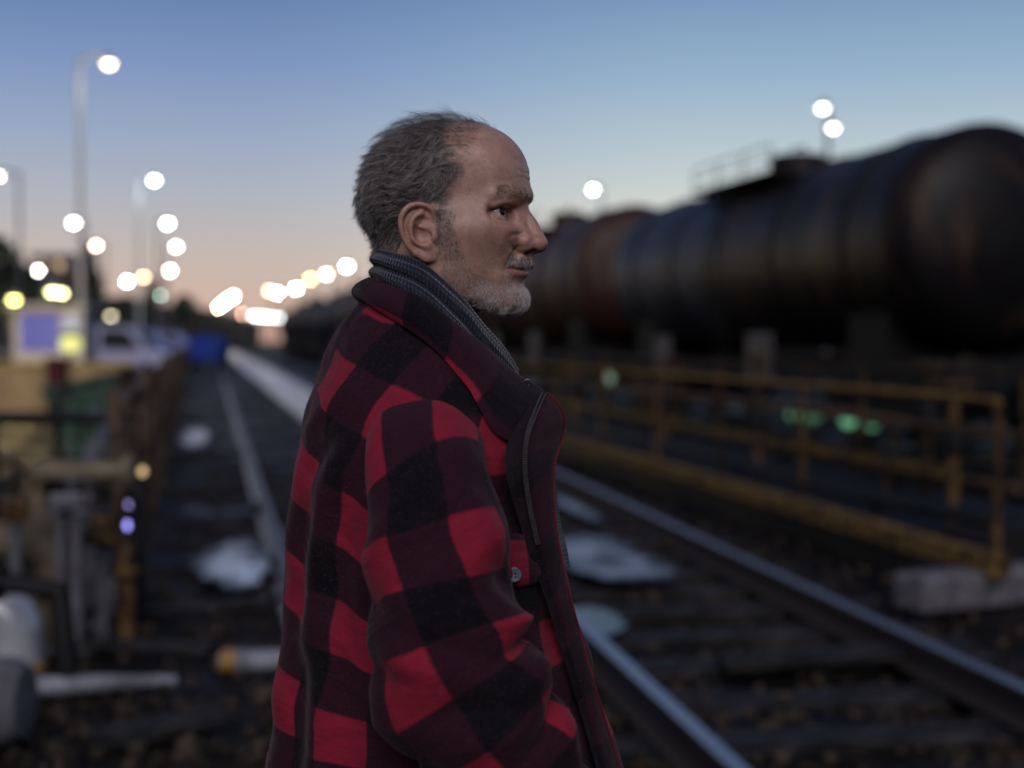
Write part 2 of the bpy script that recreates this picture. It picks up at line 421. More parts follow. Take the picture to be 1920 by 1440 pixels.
def scalp_mask(V):
    x, y, z = V.T; y = np.abs(y)
    fb = np.interp(z, [-6, 16, 33, 44, 50, 60, 70, 93, 110, 118], [30, 35, 37, 44, 50, 47, 42, 35, 33, 30])
    fb = np.maximum(fb, np.where(y < 34, np.interp(y, [0, 20, 34], [66, 56, 34]), -99) * (z > 95))
    fb = fb + 7 * np.sin(z * .35 + np.sin(z * .9) * 1.5 + y * .2) * .6
    m = sst((fb - x) / 24 + .22) ** 1.3
    low = np.interp(x, [-95, -35, -24, -19, 12, 17, 40], [-36, -33, -15, 12, 18, -6, -6])
    m *= sst((z - low) / 5 + .3)
    q = ear_frame(np.stack([x, y, z], 1)); inear = (q[:, 0] > -2) & (q[:, 0] < 46) & (np.abs(q[:, 1]) < 38) & (q[:, 2] > -3)
    m[inear & (y > 70)] = 0
    m[(x > 8) & (x < 18) & (z < 18)] *= .3
    return m
HN = sdf_normals(HV)
bm_ = beard_mask(HV); sm_ = scalp_mask(HV)
x, y, z = HV.T; ay = np.abs(y)
redness = np.maximum.reduce([np.exp(-(((x - 112) / 16) ** 2 + ((z + 22) / 14) ** 2 + (ay / 18) ** 2)), .45 * (ay > 80) * 1.0,
                             .5 * np.exp(-(((z + 14) / 20) ** 2 + ((ay - 40) / 18) ** 2)) * (x > 40), np.exp(-(((ay - 31) / 17) ** 4 + ((z - 12) / 8) ** 4)) * (x > 62)])
lipm = np.exp(-((z + 54) / 6.2) ** 4) * (ay < 25) * (x > 84)
def skin_material():
    t = NT('skin'); v = t.tc().outputs['Object']
    big = t.noise(v, 55, 4, .6); mid = t.noise(v, 260, 5, .65); fine = t.noise(v, 900, 3, .6)
    c = t.mix(t.ramp(big.outputs['Fac'], [(.35, (0, 0, 0)), (.68, (1, 1, 1))]).outputs[0], (.45, .27, .205), (.34, .19, .145))
    c = t.mix(t.math('MULTIPLY', t.attr('red'), .6), c, (.37, .135, .095))
    c = t.mix(t.math('MULTIPLY', t.attr('lip'), .75), c, (.36, .13, .115))
    c = t.mix(t.math('MULTIPLY', t.ramp(mid.outputs['Fac'], [(.45, (0, 0, 0)), (.75, (1, 1, 1))]).outputs[0], .35), c, (.22, .115, .08))
    sp_ = t.noise(v, 150, 2, .5); c = t.mix(t.math('MULTIPLY', t.ramp(sp_.outputs['Fac'], [(.66, (0, 0, 0)), (.74, (1, 1, 1))]).outputs[0], .35), c, (.20, .095, .06))
    c = t.mix(t.math('MULTIPLY', t.attr('beard'), .35), c, (.15, .11, .10))
    c = t.mix(t.math('MULTIPLY', t.attr('scalp'), .88), c, (.028, .022, .02))
    h = t.math('ADD', t.math('MULTIPLY', mid.outputs['Fac'], .7), t.math('MULTIPLY', fine.outputs['Fac'], .5))
    r = t.math('ADD', t.math('MULTIPLY', mid.outputs['Fac'], .22), .27)
    t.set(Base_Color=c, Roughness=r, Normal=t.bump(h, .48, .0013), Subsurface_Weight=.12, Subsurface_Scale=.004, Subsurface_Radius=(1, .4, .22))
    t.b.inputs['Specular IOR Level'].default_value = .45
    return t.m
body = give(mesh_obj('body', head_world(HV) - np.array(person.location), HF, skin_material(), None,
                     attrs={'beard': bm_, 'scalp': sm_ * sst((np.interp(HV[:, 2], [16, 33, 50, 70, 93, 118], [35, 37, 50, 42, 35, 26]) - HV[:, 0]) / 32 + .34), 'red': redness, 'lip': lipm}), person)
body.matrix_parent_inverse = Matrix.Identity(4)

def eye_material():
    t = NT('eye'); a = t.attr('ang'); v = t.tc().outputs['Object']
    n = t.noise(v, 900, 4, .6)
    iris = t.mix(n.outputs['Fac'], (.045, .018, .008), (.012, .005, .003))
    c = t.ramp(a, [(.0, (0, 0, 0)), (.155, (0, 0, 0)), (.175, (1, 1, 1))]).outputs[0]
    c = t.mix(c, (.002, .002, .002), iris)
    s = t.ramp(a, [(.42, (0, 0, 0)), (.47, (1, 1, 1))]).outputs[0]
    white = t.mix(t.ramp(t.noise(v, 300, 6, .7).outputs['Fac'], [(.5, (0, 0, 0)), (.8, (1, 1, 1))]).outputs[0], (.50, .455, .44), (.42, .24, .21))
    t.set(Base_Color=t.mix(s, c, white), Roughness=.04); t.b.inputs['Specular IOR Level'].default_value = .6
    return t.m
EYE_M = eye_material()
def eyeball(side):
    c = EYE.copy(); c[1] *= side
    g = np.array([math.cos(GAZE), math.sin(GAZE) if side > 0 else math.sin(GAZE), .14]); g /= np.linalg.norm(g)
    b = MB(); n, m = 48, 40; vs = []; ang = []
    t1 = np.cross(g, [0, 0, 1.0]); t1 /= np.linalg.norm(t1); t2 = np.cross(g, t1)
    for i in range(m + 1):
        th = math.pi * (i / m) ** 1.4
        rr = EYE_R + .75 * math.exp(-(th / .42) ** 4)
        for k in range(n):
            ph = 2 * math.pi * k / n; d = g * math.cos(th) + (t1 * math.cos(ph) + t2 * math.sin(ph)) * math.sin(th)
            vs.append(c + d * rr); ang.append(th)
    fs = [(i * n + k, i * n + (k + 1) % n, (i + 1) * n + (k + 1) % n, (i + 1) * n + k) for i in range(m) for k in range(n)]
    return mesh_obj('eye', head_world(np.array(vs)) - np.array(person.location), fs, EYE_M, person, attrs={'ang': ang})
GAZE = R(28)
eyeball(1); eyeball(-1)

def hair_material(name, dark, grey, share, rough=.5):
    t = NT(name); a = t.attr('tint'); n = t.noise(t.tc().outputs['Object'], 75, 3, .6)
    f = t.math('ADD', a, t.math('MULTIPLY', t.math('SUBTRACT', n.outputs['Fac'], .5), 1.1))
    c = t.ramp(f, [(max(0, 1 - share - .22), dark), (min(1, 1 - share + .22), grey)]).outputs[0]
    t.set(Base_Color=c, Roughness=rough); t.b.inputs['Specular IOR Level'].default_value = .55
    return t.m
def strands(name, P, mat, parent, r0, r1=.25, tint=None):
    """P: (n, k, 3) world points"""
    n, k, _ = P.shape
    c = bpy.data.hair_curves.new(name); c.add_curves([k] * n)
    c.attributes['position'].data.foreach_set('vector', (P - np.array(person.location)).astype(np.float32).ravel()) if 'position' in c.attributes else None
    ra = c.attributes.get('radius') or c.attributes.new('radius', 'FLOAT', 'POINT')
    prof = np.linspace(1, r1, k)[None, :] * (r0 * (.7 + .6 * rng.random((n, 1)))); ra.data.foreach_set('value', prof.astype(np.float32).ravel())
    ti = c.attributes.new('tint', 'FLOAT', 'CURVE'); ti.data.foreach_set('value', (rng.random(n) if tint is None else tint).astype(np.float32))
    c.materials.append(mat); o = bpy.data.objects.new(name, c); COL.objects.link(o); o.parent = parent
    return o
_tri = np.concatenate([HF[:, [0, 1, 2]], HF[:, [0, 2, 3]]])
_ta = np.linalg.norm(np.cross(HV[_tri[:, 1]] - HV[_tri[:, 0]], HV[_tri[:, 2]] - HV[_tri[:, 0]]), axis=1)
def scatter(mask, n):
    wgt = _ta * mask[_tri].mean(1); wgt[wgt < 1e-4 * wgt.max()] = 0
    i = rng.choice(len(_tri), n, p=wgt / wgt.sum()); a = rng.random((n, 2)); f = a.sum(1) > 1; a[f] = 1 - a[f]
    T = _tri[i]; p = HV[T[:, 0]] + a[:, :1] * (HV[T[:, 1]] - HV[T[:, 0]]) + a[:, 1:] * (HV[T[:, 2]] - HV[T[:, 0]])
    nn = HN[T].mean(1); return p, nn / np.linalg.norm(nn, axis=1, keepdims=True)
def flow(n, d):
    t = d - n * (d * n).sum(1, keepdims=True); return t / np.maximum(np.linalg.norm(t, axis=1, keepdims=True), 1e-6)
def lowfreq(p, f, seed):
    """smooth random vectors over space, so that hairs lie in locks"""
    g = np.random.default_rng(seed); out = np.zeros_like(p)
    for _ in range(7):
        k = g.normal(size=(3, 3)) * f; ph = g.random(3) * 6.28; out += np.sin(p @ k + ph) * .38
    return out
def grow(p, n, t, length, lift, k=7, curl=.25, droop=0.0, seed=1):
    """hair leaves the skin along the normal and bends over into the flow"""
    L = length[:, None]; pts = [p - n * .6]; q = p.copy()
    wob = lowfreq(p, .15, seed) * curl + rng.normal(size=p.shape) * curl * .35
    for i in range(1, k):
        s = i / (k - 1)
        d = n * (lift * (1 - s) ** 1.3 + .05) [:, None] + t * (1 - lift * .5 * (1 - s))[:, None] + wob * s + lowfreq(q, .30, seed + 5) * curl * .8
        d[:, 2] -= droop * s; d /= np.linalg.norm(d, axis=1, keepdims=True)
        q = q + d * L / (k - 1); pts.append(q)
    P = np.stack(pts, 1); return P
def to_world(P): return head_world(P.reshape(-1, 3)).reshape(P.shape)
hair_m = hair_material('head_hair', (.012, .0105, .010), (.40, .375, .355), .36)
top_w = lambda V: sst((V[:, 2] - 84) / 24)
x, y, z = HV.T
# the sides and back: thick, short, combed back and down
side_mask = sm_ * (1 - .86 * top_w(HV))
p, n = scatter(side_mask, HAIR_N)
base = np.stack([-1.0 + 0 * p[:, 0], 0 * p[:, 0], -.35 - .5 * (p[:, 0] > 5) * (p[:, 2] < 60) - .9 * sst((-40 - p[:, 0]) / 40)], 1)
t = flow(n, base + lowfreq(p, .05, 11) * .45)
L = 12 + 9 * rng.random(len(p)); L *= np.where((p[:, 0] > 10) & (p[:, 2] < 25), .55, 1) * np.where(p[:, 2] < 0, .75, 1)
L *= .38 + .62 * np.clip((np.interp(p[:, 2], [16, 50, 93], [35, 48, 36]) - p[:, 0]) / 30, 0, 1)
L *= np.where(p[:, 0] < -40, .82, 1)
H1 = grow(p, n, t, L, .62 + .25 * rng.random(len(p)), 7, .52, .1, 3)
# the thin top, combed back and standing a little
top_mask = sm_ * top_w(HV) * np.where(x > 36, .35, 1.0)
p, n = scatter(top_mask, HAIR_N // 17)
t = flow(n, np.stack([-1.0 + 0 * p[:, 0], .25 * np.sign(p[:, 1]) * (np.abs(p[:, 1]) > 15), 0 * p[:, 0]], 1) + lowfreq(p, .06, 21) * .35)
L = (20 + 14 * rng.random(len(p))) * np.where(p[:, 0] > 30, .75, 1)
H2 = grow(p, n, t, L, .74 + .28 * rng.random(len(p)), 7, .24, .18, 9)
# a few fine hairs left in front of the hairline
x, y, z = HV.T
front_mask = sst((z - 42) / 12) * sst((x - 28) / 8) * sst((66 - x) / 26) * (ay > 0)
p, n = scatter(front_mask, HAIR_N // 18)
t = flow(n, np.stack([-1.0 + 0 * p[:, 0], 0 * p[:, 0], -.25 + 0 * p[:, 0]], 1) + lowfreq(p, .06, 41) * .5)
H3 = grow(p, n, t, 5 + 9 * rng.random(len(p)), .4 + .25 * rng.random(len(p)), 7, .35, .1, 19)
hair = strands('hair', to_world(np.concatenate([H1, H2, H3])), hair_m, person, .000062, .35,
               np.concatenate([np.clip(rng.random(len(H1)) + .12, 0, 1), np.clip(rng.random(len(H2)) - .15, 0, 1), rng.random(len(H3))]))
# beard: short, grey to white on the chin
beard_m = hair_material('beard_hair', (.03, .025, .022), (.60, .57, .55), .58)
stache = (np.abs(y) < 32) & (x > 80) & (z > -53)
p, n = scatter(bm_ * ~stache * np.where(z < -66, 1.4, np.where((x < 40) & (z > -45), 1.5, .9)), BEARD_N)
t = flow(n, np.stack([.15 + 0 * p[:, 0], 0 * p[:, 0], -1 + 0 * p[:, 0]], 1) + lowfreq(p, .12, 31) * .5 + rng.normal(size=p.shape) * .25)
chin_w = sst((-60 - p[:, 2]) / 20) * sst((p[:, 0] - 40) / 30)
L = (3.0 + 2.5 * rng.random(len(p))) * (.7 + .65 * chin_w + .5 * (p[:, 2] > -40))
B1 = grow(p, n, t, L, .75 + .3 * rng.random(len(p)), 4, .3, 0, 13)
strands('beard', to_world(B1), beard_m, person, .00008, .4, np.clip(rng.random(len(p)) * .8 + .45 * chin_w - .05 - .18 * (p[:, 2] > -45), 0, 1))
p, n = scatter(bm_ * stache, BEARD_N // 9)
t = flow(n, np.stack([.2 + 0 * p[:, 0], .55 * np.sign(p[:, 1]), -1 + 0 * p[:, 0]], 1) + rng.normal(size=p.shape) * .2)
B2 = grow(p, n, t, 3.6 + 2.6 * rng.random(len(p)), .5 + .3 * rng.random(len(p)), 4, .2, .1, 17)
strands('moustache', to_world(B2), beard_m, person, .000085, .4, np.clip(rng.random(len(p)) * .85, 0, 1))
# stubble over the rest of the beard line, eyebrows, lashes
def on_line(pts, n, spread):
    s = np.array(spline(pts, 8)); u = rng.random(n) * (len(s) - 1); i = np.minimum(u.astype(int), len(s) - 2); f = (u - i)[:, None]
    q = s[i] * (1 - f) + s[i + 1] * f + rng.normal(size=(n, 3)) * spread; tg = s[i + 1] - s[i]; return q, tg / np.linalg.norm(tg, axis=1, keepdims=True)
def project(q):
    for _ in range(4):
        q = q - sdf_normals(q) * head_sdf(q)[:, None]
    return q, sdf_normals(q)
brow_m = hair_material('brow_hair', (.012, .01, .009), (.16, .15, .145), .3)
for sgn in (1, -1):
    q, tg = on_line([(102, 12, 29.5), (97, 22, 31), (91, 32, 32.5), (84, 41, 32.5), (79, 47, 31)], 290, (0, 1.5, 2.3))
    q, n = project(q); t = flow(n, tg + np.array([0, 0, .25]) + rng.normal(size=q.shape) * .22)
    E = grow(q, n, t, 3.8 + 3 * rng.random(len(q)), .34 + .2 * rng.random(len(q)), 5, .12, 0, 40); E[..., 1] *= sgn
    strands('eyebrow', to_world(E), brow_m, person, .00008, .3)
lash_m = hair_material('lash_hair', (.008, .007, .006), (.01, .01, .01), .2)
lat = np.linspace(-12.5, 13, 60)
for sgn in (1, -1):
    ca, sa = math.cos(R(33)), math.sin(R(33)); rows = []
    for up, num in ((1, 1),):
        zz = 4.7 * (1 - np.abs(lat / 14.5) ** 2.3); fw = np.sqrt(np.maximum(13.9 ** 2 - lat ** 2 - zz ** 2, 1))
        o = np.stack([EYE[0] + fw * ca - lat * sa, EYE[1] + fw * sa + lat * ca, EYE[2] + zz + lat * .12], 1)
        d = np.stack([ca * .9 - .35 * sa * lat / 12, sa * .9 + .5 * ca * lat / 12, .15 + 0 * lat], 1); cu = np.array([0, 0, 1.0])
        L = np.array([0, .33, .66, 1])[None, :, None] * 7.0
        P = o[:, None, :] + d[:, None, :] * L + cu * (L ** 2) * .02 - cu * L * .25
        P[..., 1] *= sgn; rows.append(P)
    strands('eyelashes', to_world(np.concatenate(rows)), lash_m, person, .00009, .3)
# ================================================================== clothing
PSI = R(7)
TORSO = at(800, 640, 1.66); TORSO[2] = 0
Fv = np.array([math.cos(PSI), math.sin(PSI), 0]); Rv = np.array([math.sin(PSI), -math.cos(PSI), 0])
PL = np.array(person.location)
def mirror(P):
    P = np.asarray(P, float); d = (P - TORSO) @ Rv
    return P - 2 * d[..., None] * Rv
def ip(v, tab): return np.interp(v, [a for a, b in tab], [b for a, b in tab])
def smooth_ip(v, tab):
    """smooth interpolation through a table"""
    xs = np.array([a for a, b in tab], float); ys = np.array([b for a, b in tab], float); v = np.asarray(v, float)
    m = np.gradient(ys, xs); i = np.clip(np.searchsorted(xs, v) - 1, 0, len(xs) - 2); h = xs[i + 1] - xs[i]; t = np.clip((v - xs[i]) / h, 0, 1)
    return ys[i] * (1 + 2 * t) * (1 - t) ** 2 + h * m[i] * t * (1 - t) ** 2 + ys[i + 1] * t * t * (3 - 2 * t) + h * m[i + 1] * t * t * (t - 1)
def grid_faces(nr, nc, closed):
    f = []
    for i in range(nr - 1):
        for j in range(nc if closed else nc - 1):
            k = (j + 1) % nc; f.append((i * nc + j, i * nc + k, (i + 1) * nc + k, (i + 1) * nc + j))
    return f
def sheet(name, P, mat, parent, uv=None, closed=False, thick=0.0, attrs=None):
    """P: (rows, cols, 3) world points; optional inner wall so that a cloth has an edge"""
    nr, nc, _ = P.shape; V = P.reshape(-1, 3) - PL; Fs = grid_faces(nr, nc, closed); U = None if uv is None else uv.reshape(-1, 2)
    if closed and U is not None:         # repeat the first column so that the pattern does not wrap backwards
        P = np.concatenate([P, P[:, :1]], 1); ue = uv[:, :1].copy(); ue[:, :, 0] = uv[:, -1:, 0] + (uv[:, -1:, 0] - uv[:, -2:-1, 0])
        uv = np.concatenate([uv, ue], 1); nr, nc, _ = P.shape; V = P.reshape(-1, 3) - PL; Fs = grid_faces(nr, nc, False); U = uv.reshape(-1, 2)
    o = mesh_obj(name, V, Fs, mat, parent, uv=U, attrs=attrs)
    if thick:
        md = o.modifiers.new('thickness', 'SOLIDIFY'); md.thickness = thick; md.offset = -1; md.use_even_offset = False
    return o

def wool(name, period=.124, red=(.26, .0125, .034), mid=(.030, .006, .014), dark=(.0028, .0028, .005), off=(0, 0)):
    t = NT(name); tc = t.tc(); uv = t.n('ShaderNodeSeparateXYZ'); t.l(tc.outputs['UV'], uv.inputs[0]); ob = tc.outputs['Object']
    wob = t.noise(ob, 14, 2, .5); fz = t.noise(ob, 420, 3, .7); cl = t.noise(ob, 60, 4, .6)
    def band(s, o, sc):
        p = t.math('ADD', s, o); p = t.math('ADD', p, t.math('MULTIPLY', t.math('SUBTRACT', wob.outputs['Fac'], .5), sc))
        p = t.math('ADD', p, t.math('MULTIPLY', t.math('SUBTRACT', fz.outputs['Fac'], .5), .0035))
        p = t.math('SINE', t.math('MULTIPLY', p, 2 * math.pi / period))
        return t.ramp(t.math('ADD', t.math('MULTIPLY', p, .5), .5), [(.46, (0, 0, 0)), (.54, (1, 1, 1))]).outputs[0]
    a = band(uv.outputs[0], off[0], .008); b = band(uv.outputs[1], off[1], .008)
    s = t.math('ADD', a, b)
    c = t.ramp(t.math('MULTIPLY', s, .5), [(0, dark), (.5, mid), (1, red)])
    # twill: the mixed checks are red and black yarns side by side
    tw = t.n('ShaderNodeTexWave', wave_type='BANDS', bands_direction='DIAGONAL'); tw.inputs['Scale'].default_value = 300; tw.inputs['Distortion'].default_value = 1.5
    t.l(tc.outputs['UV'], tw.inputs['Vector'])
    c = t.mix(t.math('MULTIPLY', tw.outputs['Fac'], t.math('SUBTRACT', .62, t.math('MULTIPLY', t.math('MULTIPLY', s, .5), .45))), c.outputs[0], (.006, .005, .007))
    c = t.mix(t.math('MULTIPLY', t.ramp(cl.outputs['Fac'], [(.4, (0, 0, 0)), (.7, (1, 1, 1))]).outputs[0], .22), c, (.02, .012, .016))
    c = t.mix(t.math('MULTIPLY', t.ramp(fz.outputs['Fac'], [(.55, (0, 0, 0)), (.75, (1, 1, 1))]).outputs[0], .25), c, (.12, .06, .07))
    h = t.math('ADD', fz.outputs['Fac'], t.math('MULTIPLY', cl.outputs['Fac'], 1.2))
    mpw = t.n('ShaderNodeMapping'); mpw.inputs['Rotation'].default_value = (0, 0, .5); mpw.inputs['Scale'].default_value = (7, 17, 1); t.l(tc.outputs['UV'], mpw.inputs[0])
    wr = t.noise(mpw.outputs[0], 1.0, 3, .5, .8); wr = t.ramp(wr.outputs['Fac'], [(.35, (0, 0, 0)), (.52, (1, 1, 1)), (.70, (.15, .15, .15))])
    wb = t.bump(wr.outputs[0], .30, .006)
    t.set(Base_Color=c, Roughness=.95, Sheen_Weight=.12, Sheen_Roughness=.4, Normal=t.bump(h, .4, .0022, wb))
    t.b.inputs['Sheen Tint'].default_value = (.75, .55, .6, 1); t.b.inputs['Specular IOR Level'].default_value = .15
    return t.m
WOOL = wool('checked_wool'); 
LINING = simple('dark_lining', (.014, .012, .015), .8, var=.3, scale=60, bump=.2)

# ---- torso of the jacket: rings given by where its back and its front lie at each height (frame of the torso)
BACK = [(520, 700), (545, 690), (560, 682), (600, 646), (650, 615), (700, 594), (760, 578), (820, 566), (900, 553), (980, 546), (1060, 541), (1140, 535), (1220, 527), (1300, 516), (1380, 504), (1440, 495), (1540, 486), (1640, 484)]
FRONT = [(520, 735), (545, 765), (560, 785), (600, 850), (650, 915), (700, 965), (760, 1008), (820, 1024), (900, 1026), (980, 1034), (1060, 1050), (1140, 1070), (1220, 1094), (1300, 1118), (1380, 1144), (1440, 1164), (1540, 1190), (1640, 1205)]
WIDTH = [(520, .056), (545, .066), (560, .074), (600, .100), (650, .130), (700, .158), (760, .188), (820, .203), (900, .207), (980, .206), (1060, .210), (1140, .213), (1220, .217), (1300, .222), (1380, .227), (1440, .231), (1540, .237), (1640, .240)]
zrow = lambda v: CAM_H - (np.asarray(v, float) - 640) / 1607
rowz = lambda z: 640 + (CAM_H - np.asarray(z, float)) * 1607
def torso_pt(phi, v, off=0.0):
    """phi: 0 front, 90 towards his right arm, 180 back; v: height as a survey row"""
    phi = np.asarray(phi, float); v = np.asarray(v, float)
    b = smooth_ip(v, BACK); f = smooth_ip(v, FRONT); w = smooth_ip(v, WIDTH) + off
    cx = ((b + f) / 2 - 800) / 1607; a = (f - b) / 2 / 1607 + off
    n = 2.35; c = np.cos(phi); s = np.sin(phi)
    ex = np.sign(c) * np.abs(c) ** (2 / n); ey = np.sign(s) * np.abs(s) ** (2 / n)
    d = torso_fold(phi, v)
    k = 1 + d / np.maximum(np.hypot(a * ex, w * ey), .05)
    return TORSO + (cx + a * ex * k)[..., None] * Fv + (w * ey * k)[..., None] * Rv + zrow(v)[..., None] * np.array([0, 0, 1.0])
def bumpg(a, a0, w): return np.exp(-((a - a0) / w) ** 2)
def torso_fold(phi, v):
    p = np.degrees(phi) % 360; low = sst((v - 700) / 250)
    d = .0085 * low * np.sin((p - 128 + 3.5 * np.sin(v / 95)) / 360 * 2 * math.pi * 13) * bumpg(p, 140, 34)
    d += .006 * low * np.sin((p + v * .02) / 360 * 2 * math.pi * 9) * bumpg(p, 30, 40)
    d += .007 * low * np.sin((p + v * .015) / 360 * 2 * math.pi * 10) * bumpg(p, 250, 60)
    for (p0, v0, wp, wv, sl, A) in ((150, 900, 14, 60, .35, .006), (160, 1030, 12, 45, -.4, .005), (146, 1150, 12, 50, .5, .006), (158, 1260, 14, 45, .4, .005),
                                    (165, 700, 20, 26, .3, -.004), (150, 770, 18, 24, .5, .005), (140, 830, 14, 30, .7, -.006), (35, 1060, 16, 40, .5, .006), (28, 1200, 14, 40, .5, .006), (22, 900, 12, 60, .3, .005)):
        d += A * np.exp(-((p - p0) / wp) ** 2 - ((v - v0 - sl * (p - p0) * 4) / wv) ** 2)
    d += .0022 * np.sin(v / 31 + np.sin(p / 9) * 1.6) * np.sin(p / 11 + v / 70)
    return d
nr, nc = 190, 210
rows = np.concatenate([np.linspace(520, 720, 60), np.linspace(725, 1640, nr - 60)])
ph = np.radians(np.linspace(16, 352, nc))
PH, RW = np.meshgrid(ph, rows)
TP = torso_pt(PH, RW)
ib = int(np.argmin(np.abs(np.degrees(ph) - 180)))
du = np.linalg.norm(np.diff(TP, axis=1), axis=2); U = np.concatenate([np.zeros((nr, 1)), np.cumsum(du, 1)], 1); U = U[:, ib:ib + 1] - U      # from the spine towards his right
dv = np.linalg.norm(np.diff(TP, axis=0), axis=2); V_ = np.concatenate([np.zeros((1, nc)), np.cumsum(dv, 0)], 0)
i0 = int(np.argmin(np.abs(rows - 922)))
V_ = V_ - V_[i0:i0 + 1]; vm = V_[:, ib - 60:ib + 30].mean(1, keepdims=True); V_ = (.6 * V_ + .4 * vm) * 1.04
V_ = V_ - smooth_ip(rows, [(520, .10), (700, .38), (1150, .33), (1350, .15), (1640, .1)])[:, None] * np.clip(U - .125, -.06, .16) / 1.04
TORSO_U = (-.070, .050)
jacket = sheet('jacket', TP, WOOL, person, uv=np.stack([U + TORSO_U[0], V_ + TORSO_U[1]], -1), thick=.004)
bpy.context.view_layer.update()
jpar = jacket
# ---- sleeves
def frame_along(path):
    T = np.gradient(path, axis=0); T /= np.linalg.norm(T, axis=1, keepdims=True)
    return T
SLEEVE = [  # survey u, v, distance, half-width in the picture plane (m), half-width in depth (m)
    (808, 815, 1.600, .052, .046), (803, 820, 1.545, .059, .051), (799, 834, 1.500, .062, .052), (799, 856, 1.470, .0615, .051), (802, 886, 1.451, .062, .052), (808, 925, 1.438, .0645, .056),
    (817, 1000, 1.420, .0690, .060), (824, 1100, 1.408, .0720, .062), (834, 1190, 1.398, .0760, .062), (856, 1270, 1.392, .0780, .060),
    (895, 1345, 1.392, .0770, .058), (945, 1420, 1.398, .0720, .056), (1000, 1500, 1.410, .066, .054), (1060, 1580, 1.432, .060, .05), (1110, 1640, 1.45, .055, .046)]
def sleeve_mesh():
    ctl = np.array([np.concatenate([at(u, v, y), [a, b]]) for u, v, y, a, b in SLEEVE])
    sp = np.array(spline(list(ctl), 14)); C = sp[:, :3]; A = sp[:, 3]; B = sp[:, 4]
    for _ in range(3): C[1:-1] = (C[:-2] + 2 * C[1:-1] + C[2:]) / 4
    T = frame_along(C); n = 130; phi = np.linspace(0, 2 * math.pi, n, endpoint=False)
    front = np.array([1.0, 0, 0]); P = np.zeros((len(C), n, 3)); UV = np.zeros((len(C), n, 2))
    s = np.concatenate([[0], np.cumsum(np.linalg.norm(np.diff(C, axis=0), axis=1))])
    e1 = None
    for i in range(len(C)):
        f = front - T[i] * (front @ T[i]); f /= np.linalg.norm(f)
        g = np.cross(T[i], f)
        v = rowz(C[i][2] + .0) ; d = sleeve_fold(phi, 640 + (CAM_H - C[i][2]) * FPX / C[i][1])
        r1 = A[i] + d; r2 = B[i] + d
        P[i] = C[i] + (r1 * np.cos(phi))[:, None] * f + (r2 * np.sin(phi))[:, None] * g
        row = 640 + (CAM_H - C[i][2]) * FPX / C[i][1]
        pa = math.radians(np.interp(row, [800, 1020, 1240, 1440], [58, 50, 20, 0])); pp = np.where(phi > math.pi * 1.5, phi - 2 * math.pi, phi)
        UV[i, :, 0] = (phi - pa) * .068 + .031
        UV[i, :, 1] = np.interp(row, [600, 825, 1040, 1235, 1400, 1560, 1720], np.arange(-1, 6)) * .124 + .031 - .020 * (pp - .87) / 1.75
    return P, UV, s
def sleeve_fold(phi, row):
    p = np.degrees(phi); p = np.where(p > 270, p - 360, p)          # 0 front of the arm, 90 outside (camera), 180 back
    d = np.zeros_like(p, float)
    for (p0, r0, wp, wr, sl, A) in SFOLDS:
        d += A * .85 * np.exp(-((p - p0) / wp) ** 2 - np.abs((row - r0 - sl * (p - p0)) / wr) ** (1.35 if A > 0 else 1.7))
    env = sst((row - 880) / 150); s = row / 1880
    d += env * .0030 * np.sin(s * 62 + np.sin(phi * 2 + s * 9) * 1.9) * (.5 + .5 * np.cos(phi - 1.0))
    d += env * .0022 * np.sin(phi * 5 + s * 16)
    return d
# place round the arm, place along it, widths, slope, height (m)
SFOLDS = [(12, 1192, 44, 34, .3, .017), (10, 1248, 46, 17, .4, -.014), (16, 1318, 52, 40, .5, .018), (18, 1388, 52, 16, .5, -.015), (22, 1435, 52, 34, .5, .015), (24, 1500, 50, 18, .4, -.012),
          (172, 1290, 46, 42, -.5, .017), (165, 1225, 44, 18, -.5, -.010), (165, 1362, 44, 18, -.5, -.012), (178, 1120, 40, 30, -.4, -.006), (172, 1040, 36, 44, .3, .009),
          (25, 1100, 40, 30, .9, -.007), (38, 1030, 44, 40, 1.0, .008), (30, 930, 40, 40, .8, -.006), (110, 1190, 46, 26, -1.2, -.008), (95, 1255, 44, 36, -1.0, .009), (80, 1320, 44, 22, -.8, -.008), (70, 1375, 44, 30, -.6, .009),
          (92, 1090, 55, 50, 1.2, .004), (60, 900, 36, 50, 1.1, .006), (125, 930, 34, 70, 1.2, -.006), (145, 860, 30, 50, .9, .006), (48, 850, 30, 40, .9, -.004)]
SP_, SUV, SS = sleeve_mesh()
o = sheet('sleeve', SP_, WOOL, jpar, uv=SUV, closed=True)
o = sheet('sleeve', mirror(SP_)[:, ::-1], WOOL, jpar, uv=SUV[:, ::-1], closed=True)
def to_px(P):
    d = np.asarray(P) - np.array([0, 0, CAM_H]); k = FPX / (d @ _fw); return 960 + d[0] * k, 720 - (d @ _up) * k
